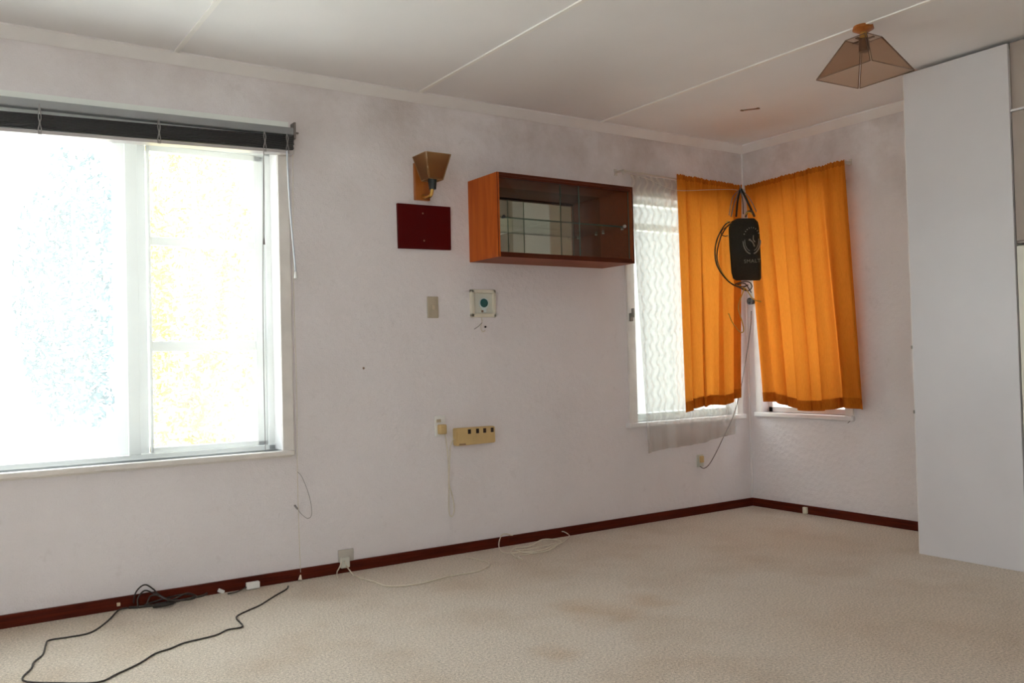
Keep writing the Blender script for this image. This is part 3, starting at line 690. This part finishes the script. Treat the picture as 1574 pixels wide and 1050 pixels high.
# low socket
p0, p1 = onA(519, 846), onA(543, 867)
lo = outlet('wall_socket', p0, p1, M_CLEARPL, 'greyish clear-plastic socket plate low on the wall, just above the skirting')
lo['label'] = 'greyish plastic socket plate low on the wall with white cords coming out of it'
b = BM(); box(b, (p0.x+.004, -.028, p1.z-.008), (p0.x+.052, -.009, p1.z+.045), .006); obj('double_plug', b, M_CREAM2, lo)
b = BM(); tube(b, [onA(525, 864, .03), onA(522, 872, .035), onA(518, 880, .03), onF(519, 888, .004)], .003, 8)
tag(obj('flex', b, M_WCORD), 'short white cord dropping from the low socket straight to the carpet', 'cord')
b = BM(); tube(b, [onA(529, 862, .028), onA(534, 872, .04), onF(543, 883, .03), onF(552, 888, .006), onF(575, 894, .005), onF(598, 901, .005), onF(640, 898, .004), onF(690, 886, .004), onF(735, 878, .004), onF(752, 868, .004), onF(744, 862, .004), onF(716, 857, .004)], .0032, 8)
tag(obj('flex', b, M_WCORD), 'long white cord curving over the carpet from the low socket', 'cord')
b = BM()
tube(b, [onA(790, 824, .012), onA(778, 821, .012), onA(771, 823, .014), onA(767, 834, .03), onF(768, 843, .02), onF(776, 850, .005), onF(800, 849, .005), onF(830, 846, .008), onF(850, 839, .01), onF(866, 833, .012), onA(875, 824, .025), onA(868, 818, .025), onA(862, 817, .012)], .003, 8)
tube(b, [onF(795, 858, .004), onF(786, 850, .005), onF(790, 843, .006), onF(815, 839, .012), onF(832, 830, .025), onF(848, 829, .02), onF(862, 832, .01), onF(852, 840, .01), onF(835, 848, .005), onF(806, 849, .012), onF(792, 845, .014)], .003, 8)
tube(b, [onF(788, 846, .010), onF(812, 844, .014), onF(840, 838, .016), onF(856, 835, .014), onF(846, 845, .008), onF(815, 851, .006), onF(798, 855, .004), onF(803, 860, .004)], .003, 8)
tag(obj('cord_coil', b, M_WCORD), 'loose coil of white flex lying against the skirting under the cabinet', 'cord')

# ------------------------------------------------------------------ black cables and bits at left
b = BM()
fl = lambda x, y, z=.004: onF(x, y, z)
pts = [fl(196, 934, .010), fl(182, 938), fl(165, 955), fl(140, 972), fl(108, 979), fl(76, 984), fl(70, 992), fl(66, 1006), fl(52, 1018), fl(48, 1028), fl(35, 1041), fl(42, 1048), fl(90, 1050), fl(150, 1049), fl(180, 1036), fl(214, 1020), fl(238, 1005), fl(262, 997), fl(284, 988), fl(330, 977), fl(350, 968), fl(373, 963), fl(363, 949), fl(380, 939), fl(400, 930), fl(424, 915), fl(440, 906), fl(443, 901)]
tube(b, pts, .0032, 8, 4)
tag(obj('black_cable', b, M_BCORD), 'thin black cable wandering out over the carpet in a wide loop', 'cable')
b = BM()
tube(b, [fl(205, 930, .01), onA(207, 915, .03), onA(214, 904, .02), onA(224, 899, .02), onA(236, 906, .02), onA(244, 914, .02), onA(262, 922, .03), fl(285, 921, .02), fl(300, 915, .03), fl(280, 914, .045), fl(262, 918, .03), fl(240, 924, .02), fl(222, 930, .006)], .0032, 8)
tube(b, [fl(212, 934, .006), onA(212, 920, .035), onA(222, 908, .03), onA(236, 912, .03), fl(258, 922, .05), fl(290, 922, .01), fl(302, 917, .02), fl(288, 912, .05), fl(270, 920, .04), fl(250, 928, .012), fl(228, 932, .006)], .0032, 8)
tube(b, [fl(198, 934, .006), fl(222, 932, .008), fl(250, 928, .006), fl(280, 922, .006), fl(310, 916, .006), fl(318, 912, .01)], .005, 8)
tube(b, [fl(225, 930, .02), fl(232, 916, .05), fl(248, 917, .05), fl(260, 926, .02), fl(242, 930, .01)], .0032, 8)
tube(b, [fl(236, 932, .008), fl(256, 929, .016), fl(268, 925, .008)], .008, 8)
tag(obj('cable_tangle', b, M_BCORD), 'tangle of black cables bunched against the skirting below the large window', 'cable')
p = fl(254, 931, .0); b = BM(); box(b, (p.x-.045, p.y-.012, .0), (p.x+.035, p.y+.010, .016), .005, Matrix.Rotation(.1, 3, 'Z'))
tag(obj('plug', b, M_GREEN), 'small dark green plug in front of the black cable tangle', 'plug')
p = fl(340, 912, 0); b = BM(); box(b, (p.x-.016, p.y-.008, .002), (p.x+.014, p.y+.008, .018), .003, Matrix.Rotation(.5, 3, 'Y')); 
tag(obj('cable_clip', b, M_WHPL), 'small white cable clip on the carpet by the skirting', 'clip')
p = fl(390, 906, 0); ad = thing('cable_connector', (p.x, p.y, 0), 'white flat connector block on the carpet beside the skirting with a thin lead', 'connector')
b = BM(); box(b, (p.x-.033, p.y-.008, .003), (p.x+.027, p.y+.014, .034), .004); obj('housing', b, M_WHPL, ad)
b = BM(); tube(b, [(p.x-.03, p.y, .015), fl(366, 909, .01), fl(350, 913, .006)], .003, 8); obj('lead', b, M_BCORD, ad)
p = fl(179, 934, 0); b = BM(); box(b, (p.x-.008, -.026, .018), (p.x+.006, -.017, .032), .002)
tag(obj('cable_clip', b, M_BEIGE), 'tiny beige clip fixed to the skirting left of the black tangle', 'clip')

# ------------------------------------------------------------------ curtains
def gathered(name, top, bot, nu, nv, amp, folds, material, parent, seed, v0=0.0, v1=1.0, ruffle=0.0, off=0.0, normal=(0, -1, 0), pleat=(0, 0)):
    """cloth between two polylines: top(u), bot(u); folds = list of (pos, width, depth)"""
    rnd = random.Random(seed); ph = [rnd.uniform(0, 6.28) for _ in range(6)]
    n = Vector(normal); b = BM(); g = []
    for j in range(nv+1):
        v = v0+(v1-v0)*j/nv; row = []
        for i in range(nu+1):
            u = i/nu; P = top(u).lerp(bot(u), v)
            a = 0
            for (c, w_, d) in folds:
                a += d*math.exp(-((u-c)/w_)**2)
            fine = math.sin(u*folds[0][0]*0+u*2*PI*15+ph[0])*.35+math.sin(u*2*PI*23+ph[1]+v*.6)*.25
            slow = math.sin(u*2*PI*6.3+ph[2]+v*.5)*.6+math.sin(u*2*PI*10.1+ph[3]-v*.4)*.35
            gath = max(0, 1-v/.12)
            k_ = amp*(fine*(.25+.75*gath)+slow*(.55+.45*v)) + a*(.25+.75*v)
            if ruffle and v < .03: P = P+Vector((0, 0, ruffle*abs(math.sin(u*2*PI*17+ph[4]))*.8))
            if pleat[0]:       # pleats that roll over themselves, so the cloth is double in places
                tt = 2*PI*(pleat[0]*u+.22*math.sin(2*PI*u*1.3+seed)+.05*math.sin(3*v+seed)); en = min(1, 6*u, 6*(1-u))*(.25+.75*min(1, v*4))
                T_ = (bot(1)-bot(0)).normalized()
                P = P + T_*(pleat[1]*en*math.sin(tt)) + n*(pleat[1]*.75*en*math.cos(tt))
            P = P + n*(k_+off); row.append(b.verts.new(P))
        g.append(row)
    for j in range(nv):
        for i in range(nu):
            b.faces.new((g[j][i], g[j][i+1], g[j+1][i+1], g[j+1][i]))
    return obj(name, b, material, parent, smooth=True)
# rods on both walls
r0, r1 = onA(957, 262, .075), onA(1141, 289, .075)
zr = 2.100
rd = thing('curtain_rod', (-.6, -.07, 2.1), 'thin pale curtain rod over the corner window beside the cabinet', 'curtain rod')
b = BM(); cyl(b, (-1.115, -.058, 2.122), (-.045, -.058, 2.098), .005, .005, 12); obj('rod', b, M_STEEL, rd)
b = BM(); box(b, (-1.125, -.082, 2.112), (-1.112, 0, 2.126), .003); box(b, (-1.13, -.006, 2.10), (-1.106, 0, 2.14), .002); bmesh.ops.create_uvsphere(b, u_segments=12, v_segments=8, radius=.011, matrix=Matrix.Translation((-1.118, -.075, 2.104))); obj('bracket', b, M_STEEL, rd)
b = BM(); tube(b, [(-1.10, -.07, 2.107), (-.95, -.075, 2.09), (-.82, -.09, 2.05), (-.71, -.125, 2.024), (-.5, -.165, 2.040), (-.30, -.16, 2.06), (-.2, -.13, 2.07)], .0015, 6); obj('draw_wire', b, M_STEEL, rd)
rb = thing('curtain_rod', (-.07, -.5, 2.1), 'thin pale curtain rod on the short wall, above the right orange curtain', 'curtain rod')
b = BM(); cyl(b, (-.052, -.062, 2.098), (-.052, -.826, 2.118), .005, .005, 12); obj('rod', b, M_STEEL, rb)
b = BM(); box(b, (-.06, -.837, 2.114), (0, -.824, 2.136), .003); box(b, (-.006, -.841, 2.112), (0, -.820, 2.150), .002); obj('bracket', b, M_STEEL, rb)

# net curtain behind the left orange curtain
nc = thing('net_curtain', (-.6, -.04, .5), 'white lace net curtain hanging over the corner window and past its sill', 'curtain')
tl, tr_ = Vector((-1.048, -.052, 2.108)), Vector((-.09, -.052, 2.096))
q0, q1 = onA(996, 697, .062), onA(1131, 668, .062)
qm = lambda a, c: (lambda u: a.lerp(c, u))
gathered('net', qm(tl, tr_), lambda u: q0.lerp(q1, u)+Vector((0, 0, .006*math.sin(u*9))), 120, 40, .006,
         [(.02, .02, .012), (.30, .05, .016), (.62, .05, .018), (.85, .04, .014)], M_LACE, nc, 3, normal=(0, -1, 0))
gathered('net_hem', qm(tl, tr_), lambda u: q0.lerp(q1, u)+Vector((0, 0, .006*math.sin(u*9))), 120, 3, .006,
         [(.02, .02, .012), (.30, .05, .016), (.62, .05, .018), (.85, .04, .014)], M_LACE, nc, 3, v0=.965, v1=1.0, off=.002, normal=(0, -1, 0))

# left orange curtain
c1 = thing('orange_curtain', (-.45, -.1, .68), 'left orange curtain, narrow and bunched, half covering the net curtain', 'curtain')
t0, t1 = onA(1040, 273, .092), onA(1139, 287, .092)
t0.z = 2.126; t1.z = 2.107
b0, b1 = onA(1053, 634, .115), onA(1136, 612, .115)
bm1 = lambda u: b0.lerp(b1, u) + Vector((0, 0, .012*math.sin(u*7)))
F1 = [(.06, .05, .02), (.16, .03, -.015), (.33, .06, .040), (.49, .06, -.055), (.70, .09, .045), (.88, .04, -.05), (.97, .04, .015)]
gathered('drape', qm(t0, t1), bm1, 150, 70, .009, F1, M_ORANGE, c1, 11, pleat=(4, .027), ruffle=.012)
gathered('hem', qm(t0, t1), bm1, 150, 4, .009, F1, M_HEM, c1, 11, pleat=(4, .027), v0=.957, v1=1.0, off=.0025)
gathered('heading', qm(t0, t1), bm1, 150, 3, .009, F1, M_HEM, c1, 11, pleat=(4, .027), v0=0.0, v1=.022, off=.0025, ruffle=.012)
# right orange curtain
c2 = thing('orange_curtain', (-.1, -.55, .68), 'right orange curtain, wide, drawn across the window on the short wall', 'curtain')
t0b, t1b = Vector((-.092, -.10, 2.107)), Vector((-.092, -.852, 2.128))
b0b, b1b = onB(1174, 619, .085), onB(1326, 631, .085)
b0b.z -= .002
def bm2(u):
    P = b0b.lerp(b1b, u); P.z += .010*math.sin(u*8+1) - (.018 if .15 < u < .85 else 0)*math.sin((u-.15)/.7*PI if .15 < u < .85 else 0); return P
F2 = [(.03, .03, .02), (.10, .05, -.045), (.20, .04, .02), (.30, .05, -.02), (.42, .05, .022), (.56, .05, -.015), (.70, .05, .025), (.80, .04, -.045), (.90, .05, .03), (.97, .02, -.02)]
gathered('drape', qm(t0b, t1b), bm2, 170, 70, .008, F2, M_ORANGE, c2, 21, pleat=(7, .018), ruffle=.010, normal=(-1, 0, 0))
gathered('hem', qm(t0b, t1b), bm2, 170, 4, .008, F2, M_HEM, c2, 21, pleat=(7, .018), v0=.957, v1=1.0, off=.0025, normal=(-1, 0, 0))
gathered('heading', qm(t0b, t1b), bm2, 170, 3, .008, F2, M_HEM, c2, 21, pleat=(7, .018), v0=0, v1=.022, off=.0025, ruffle=.010, normal=(-1, 0, 0))
# thin pinkish liner strip at the inner edge of the left curtain
lt0, lt1 = Vector((-.215, -.07, 2.08)), Vector((-.165, -.065, 2.08)); lb0, lb1 = onA(1122, 614, .075), onA(1134, 612, .075)
gathered('lining', qm(lt0, lt1), qm(lb0, lb1), 20, 30, .004, [(.5, .3, .004)], M_LINING, c1, 5)

# ------------------------------------------------------------------ hanging bag with cables at the corner
bg_ = thing('drawstring_bag', (-.17, -.17, 1.5), 'black drawstring bag with a round grey crest, hanging in the corner between the orange curtains', 'bag')
NB = Vector((-.78, -.62, 0)).normalized(); UB = Vector((.62, -.78, 0)).normalized()   # facing the room / to the right
def at(px, py, dd):      # point on the bag's upright plane through the corner hook
    base = Vector((-.19, -.19, 0)) + NB*dd
    d = ray(px, py); t = (base-CAM).dot(NB)/d.dot(NB); return CAM+d*t
hook = at(1138, 291, 0)
rows = []
outline = [(336, 1133, 1160), (341, 1124, 1165), (350, 1120, 1167), (365, 1119, 1168), (385, 1120, 1169), (405, 1122, 1170), (420, 1123, 1170), (428, 1126, 1170), (431, 1131, 1168)]
b = BM(); nseg = 20
for k_, (py, xl, xr) in enumerate(outline):
    pl_, pr_ = at(xl, py, 0), at(xr, py, 0); c = (pl_+pr_)/2; hw = (pr_-pl_).length/2
    th = .050*(.35 if k_ == 0 else .75 if k_ == 1 else 1 if k_ < 7 else .6 if k_ == 7 else .3)
    u_ = (pr_-pl_).normalized(); ring = []
    for s in range(nseg):
        a = 2*PI*s/nseg; ca, sa = math.cos(a), math.sin(a)
        e = lambda v: math.copysign(abs(v)**.6, v)
        P = c + u_*hw*e(ca) + NB*th*e(sa); P += NB*.005*noise.noise(P*22)
        ring.append(b.verts.new(P))
    rows.append(ring)
for i in range(len(rows)-1):
    for s in range(nseg):
        b.faces.new((rows[i][s], rows[i][(s+1) % nseg], rows[i+1][(s+1) % nseg], rows[i+1][s]))
b.faces.new(rows[0]); b.faces.new(rows[-1][::-1])
bmesh.ops.subdivide_edges(b, edges=b.edges[:], cuts=1, use_grid_fill=True, smooth=.3)
obj('bag_body', b, M_FABRIC, bg_, smooth=True)
for pts_, rr, mt in (([(1138, 290), (1134, 310), (1132, 334)], .006, M_FABRIC), ([(1138, 290), (1129, 312), (1124, 334)], .004, M_STRAPG), ([(1139, 290), (1147, 306), (1160, 334)], .007, M_FABRIC),
                     ([(1138, 290), (1142, 310), (1143, 330)], .004, M_STRAPG), ([(1139, 291), (1152, 305), (1163, 326)], .003, M_STRAPG), ([(1137, 291), (1126, 305), (1121, 332)], .003, M_STRAPG)):
    b = BM(); q = [at(x, y, .0) + NB*.012*i for i, (x, y) in enumerate(pts_)]; tube(b, q, rr, 8); obj('strap', b, mt, bg_)
b = BM(); q = at(1138, 289, 0); tube(b, [q+Vector((.02, .02, .012)), q+Vector((0, 0, .014)), q+NB*.014, q+NB*.01-Vector((0, 0, .012)), q-Vector((0, 0, .012))], .003, 8)
tag(obj('hook', b, M_DARKSTEEL), 'small metal hook on the curtain rod corner that carries the black bag', 'hook')
# crest: broken ring, leafy arcs, figure and a short illegible line of capitals
b = BM(); cc = at(1155.5, 370, .052); ang0 = 0
def ringarc(a0, a1, rx, rz, r, n=14):
    tube(b, [cc + UB*rx*math.cos(a0+(a1-a0)*i/n) + Vector((0, 0, rz*math.sin(a0+(a1-a0)*i/n))) for i in range(n+1)], r, 6, 0)
sc_ = (at(1170, 370, .052)-at(1155.5, 370, .052)).length
rx, rz = sc_*.92, sc_*1.45
for i in range(9):      # short strokes along the top arc, like lettering
    a = PI*.18+i*PI*.64/8; ringarc(a-.045, a+.045, rx, rz, .0048, 3)
ringarc(PI*1.0, PI*1.44, rx, rz, .0042); ringarc(PI*1.56, PI*2.0, rx, rz, .0042)
ringarc(PI*.95, PI*1.40, rx*.8, rz*.8, .0022); ringarc(PI*1.6, PI*2.05, rx*.8, rz*.8, .0022)
tube(b, [cc+UB*(-.012)+Vector((0, 0, .008)), cc+UB*.006+Vector((0, 0, -.012)), cc+UB*.016+Vector((0, 0, -.038))], .004, 6)
tube(b, [cc+UB*(.012)+Vector((0, 0, .034)), cc+UB*.010+Vector((0, 0, .008)), cc+UB*.02+Vector((0, 0, -.010))], .0035, 6)
bmesh.ops.create_uvsphere(b, u_segments=10, v_segments=8, radius=.007, matrix=Matrix.Translation(cc+UB*(-.012)+Vector((0, 0, .006))))
obj('crest', b, M_PRINT, bg_)
tc = bpy.data.curves.new('lettering', 'FONT'); tc.body = 'SMALT'; tc.size = .032; tc.extrude = .001; tc.space_character = 1.1; tc.align_x = 'LEFT'
to = bpy.data.objects.new('lettering_source', tc); COL.objects.link(to)
dg = bpy.context.evaluated_depsgraph_get(); me = bpy.data.meshes.new_from_object(to.evaluated_get(dg)); bpy.data.objects.remove(to)
lp = at(1143.5, 404.5, .056); Mx = Matrix.Identity(4)
for i in range(3): Mx[i][0], Mx[i][1], Mx[i][2], Mx[i][3] = UB[i], (0, 0, 1)[i], NB[i], lp[i]
me.transform(Mx); me.materials.append(M_PRINT); lo_ = bpy.data.objects.new('lettering', me); COL.objects.link(lo_); lo_.parent = bg_; lo_.location = -Vector(bg_.location)
# cables
def catp(x, y, d):
    P = at(x, y, d)
    if P.y > -.20-d*.3 and x < 1132: P = onA(x, y, .20+d*.3)
    if P.x > -.125 and x > 1165: P = onB(x, y, .13)
    return P
def cab(pts_, dd, r):
    tube(b, [catp(x, y, z[0] if z else dd) for (x, y, *z) in pts_], r, 8)
b = BM()
cab([(1122, 341, .03), (1115, 345), (1107, 357), (1101, 372), (1099, 388), (1101, 405), (1108, 419), (1119, 432), (1130, 439), (1142, 441, .04), (1150, 438, .04)], .065, .0042)
cab([(1124, 343, .03), (1117, 349), (1109, 362), (1104, 378), (1102, 394), (1105, 409), (1113, 424), (1124, 436), (1136, 442), (1148, 446, .04)], .055, .0040)
cab([(1120, 347), (1110, 354), (1109, 360), (1114, 363), (1119, 362)], .07, .003)
cab([(1130, 437), (1142, 433), (1152, 434), (1156, 441), (1150, 447), (1140, 444), (1134, 438), (1145, 436), (1155, 450)], .05, .0036)
cab([(1160, 333), (1156, 325), (1149, 326), (1146, 334)], .04, .006)
tag(obj('cable_coil', b, M_BCORD), 'dark brown-black cable hooped out to the left of the hanging bag', 'cable')
b = BM()
cab([(1119, 340), (1108, 356), (1100, 378), (1101, 400), (1110, 420), (1122, 434), (1136, 440), (1146, 444), (1152, 452), (1156, 458), (1162, 462), (1170, 464)], .060, .0036)
cab([(1146, 330), (1150, 326), (1156, 329)], .05, .0036)
cab([(1144, 444), (1138, 460), (1135, 474), (1140, 492), (1143, 506), (1141, 511), (1135, 508), (1126, 496), (1120, 482)], .060, .0036)
tag(obj('cable_coil', b, M_YCORD), 'mustard yellow flex twisted with the dark cable and looping below the bag', 'cable')
p = onB(1160, 452, 0)
pt = thing('mounting_plate', (0, p.y, p.z-.06), 'pale backing plate on the corner wall behind the round black plug', 'plate')
b = BM(); box(b, (-.012, p.y-.028, p.z-.055), (0, p.y+.028, p.z+.10), .003); obj('plate', b, M_CREAM2, pt)
b = BM(); q = onB(1152, 463, .05); cyl(b, q+Vector((.038, 0, 0)), q, .020, .023, 20); cyl(b, q, q-Vector((.006, 0, 0)), .014, .009, 16)
pg = tag(obj('round_plug', b, M_BLACK), 'round black plug just below the hanging bag', 'plug')
b = BM()
tube(b, [onB(1155, 478, .02), onB(1154, 500, .02), onB(1150, 530, .03), onA(1146, 555, .05), onA(1138, 600, .10), onA(1127, 640, .12), onA(1112, 672, .11), onA(1100, 697, .07), onA(1090, 714, .03), onA(1082, 720, .02), onA(1076, 717, .02)], .0028, 8)
tag(obj('flex', b, M_STRAPG), 'thin grey cord dropping from the corner plug to the small socket under the window', 'cord')
p = onA(1075.5, 706)
cs = thing('wall_socket', (p.x, 0, p.z-.04), 'small yellowed socket low on the wall beneath the net curtain', 'socket')
b = BM(); box(b, (p.x-.030, -.012, p.z-.048), (p.x+.024, 0, p.z+.030), .003); obj('plate', b, M_CREAM2, cs)
b = BM(); box(b, (p.x-.016, -.026, p.z-.020), (p.x+.014, -.012, p.z+.022), .004); obj('plug', b, M_YELLOW, cs)
b = BM(); p = onB(1237, 782, .03); box(b, (-.036, p.y-.014, .004), (-.017, p.y+.014, .044), .003); cyl(b, (-.036, p.y-.004, .03), (-.042, p.y-.004, .03), .007, .006, 12)
tag(obj('cable_outlet', b, M_CREAM), 'small cream cable outlet fixed to the red-brown skirting of the short wall', 'outlet')
b = BM(); p = onB(1308, 645, .01); tube(b, [p+Vector((0, 0, .08)), p+Vector((0, -.006, .03)), p, p+Vector((0, .022, -.022))], .002, 6)
tag(obj('pull_cord', b, M_STRAPG), 'short grey cord end curling round the sill below the right orange curtain', 'cord')

# ------------------------------------------------------------------ ceiling lamp
LX, LY = -1.2394, -1.7819
cl = thing('ceiling_lamp', (LX, LY, 2.19), 'smoked acrylic pyramid ceiling lamp hanging from a small orange wooden rose', 'lamp')
b = BM(); cyl(b, (LX, LY, 2.4), (LX, LY, 2.385), .040, .044, 28); cyl(b, (LX, LY, 2.385), (LX, LY, 2.372), .044, .020, 28); obj('ceiling_rose', b, M_ORWOOD, cl)
b = BM(); cyl(b, (LX, LY, 2.374), (LX, LY, 2.335), .014, .018, 20); obj('stem', b, M_BRASS, cl)
b = BM(); cyl(b, (LX, LY, 2.345), (LX, LY, 2.290), .020, .022, 20); box(b, (LX-.05, LY-.006, 2.338), (LX+.05, LY+.006, 2.342)); box(b, (LX-.006, LY-.05, 2.338), (LX+.006, LY+.05, 2.342)); obj('lamp_holder', b, M_SMOKEEDGE, cl)
for s in range(4):
    b, e = pyramid_pane(s, LX, LY, 2.1885, .1416, 2.345, .054, .003, .005)
    R3 = Matrix.Rotation(-.0586, 3, 'Z')
    for q in (b, e): bmesh.ops.rotate(q, verts=q.verts, cent=(LX, LY, 0), matrix=R3)
    pn = obj('shade_pane', b, M_SMOKE, cl); obj('pane_edge', e, M_SMOKEEDGE, pn)
a, c = onF(1140, 169, H), onF(1166, 166, H)
b = BM(); tube(b, [a+Vector((0, 0, -.003)), c+Vector((0, 0, -.003))], .004, 6, 0); box(b, (a.x-.006, a.y-.006, H-.006), (a.x+.012, a.y+.006, H)); box(b, (c.x-.012, c.y-.006, H-.006), (c.x+.004, c.y+.006, H))
tag(obj('ceiling_staple', b, M_BROWN), 'short brown staple-like strip on the ceiling near the corner', 'strip')

# ------------------------------------------------------------------ tall white cupboard and its neighbours
PX = -.5183
wd = thing('tall_cupboard', (-.26, -1.77, 0), 'tall plain white cupboard reaching the ceiling at the right of the room', 'cupboard')
b = BM(); box(b, (PX, -2.018, .0), (PX+.018, -1.508, 2.381), .0015); obj('side_panel', b, M_PANEL, wd)
b = BM(); box(b, (PX+.018, -2.016, 0), (-.001, -1.514, 2.36)); obj('carcass', b, M_CUPB, wd)
b = BM(); box(b, (PX+.002, -1.508, 0), (PX+.010, -1.5035, 2.375), .001); obj('edge_strip', b, M_WINTRIM, wd)
for zz in (1.02, .70):
    b = BM(); box(b, (PX-.001, -1.508, zz-.008), (PX+.014, -1.500, zz+.008), .001); obj('hinge', b, M_DARKSTEEL, wd)
ov = thing('overhead_cupboard', (-.25, -2.4, 1.46), 'plain off-white overhead cupboard just past the tall white cupboard', 'cupboard')
b = BM(); box(b, (PX+.022, -2.98, 1.475), (-.001, -2.0185, 2.385)); obj('carcass', b, M_CUPSHADE, ov)
for (ya, yb) in ((-2.49, -2.022), (-2.96, -2.50)):
    b = BM(); box(b, (PX+.010, ya, 1.485), (PX+.022, yb, 2.068), .002); dr = obj('door', b, M_CUPSHADE, ov)
b = BM(); box(b, (PX+.006, -2.96, 2.070), (PX+.022, -2.019, 2.080), .002); obj('light_moulding', b, M_TRIM, ov)
lw = thing('low_cupboard', (-.25, -2.4, 0), 'cream cupboard below the overhead one, at the right edge of the photo', 'cupboard')
b = BM(); box(b, (PX+.02, -2.70, 0), (-.001, -2.022, 1.455)); obj('carcass', b, M_CUPB2, lw)
b = BM(); box(b, (PX-.002, -2.695, .02), (PX+.02, -2.026, 1.462), .006); obj('door', b, M_CUPB2, lw)
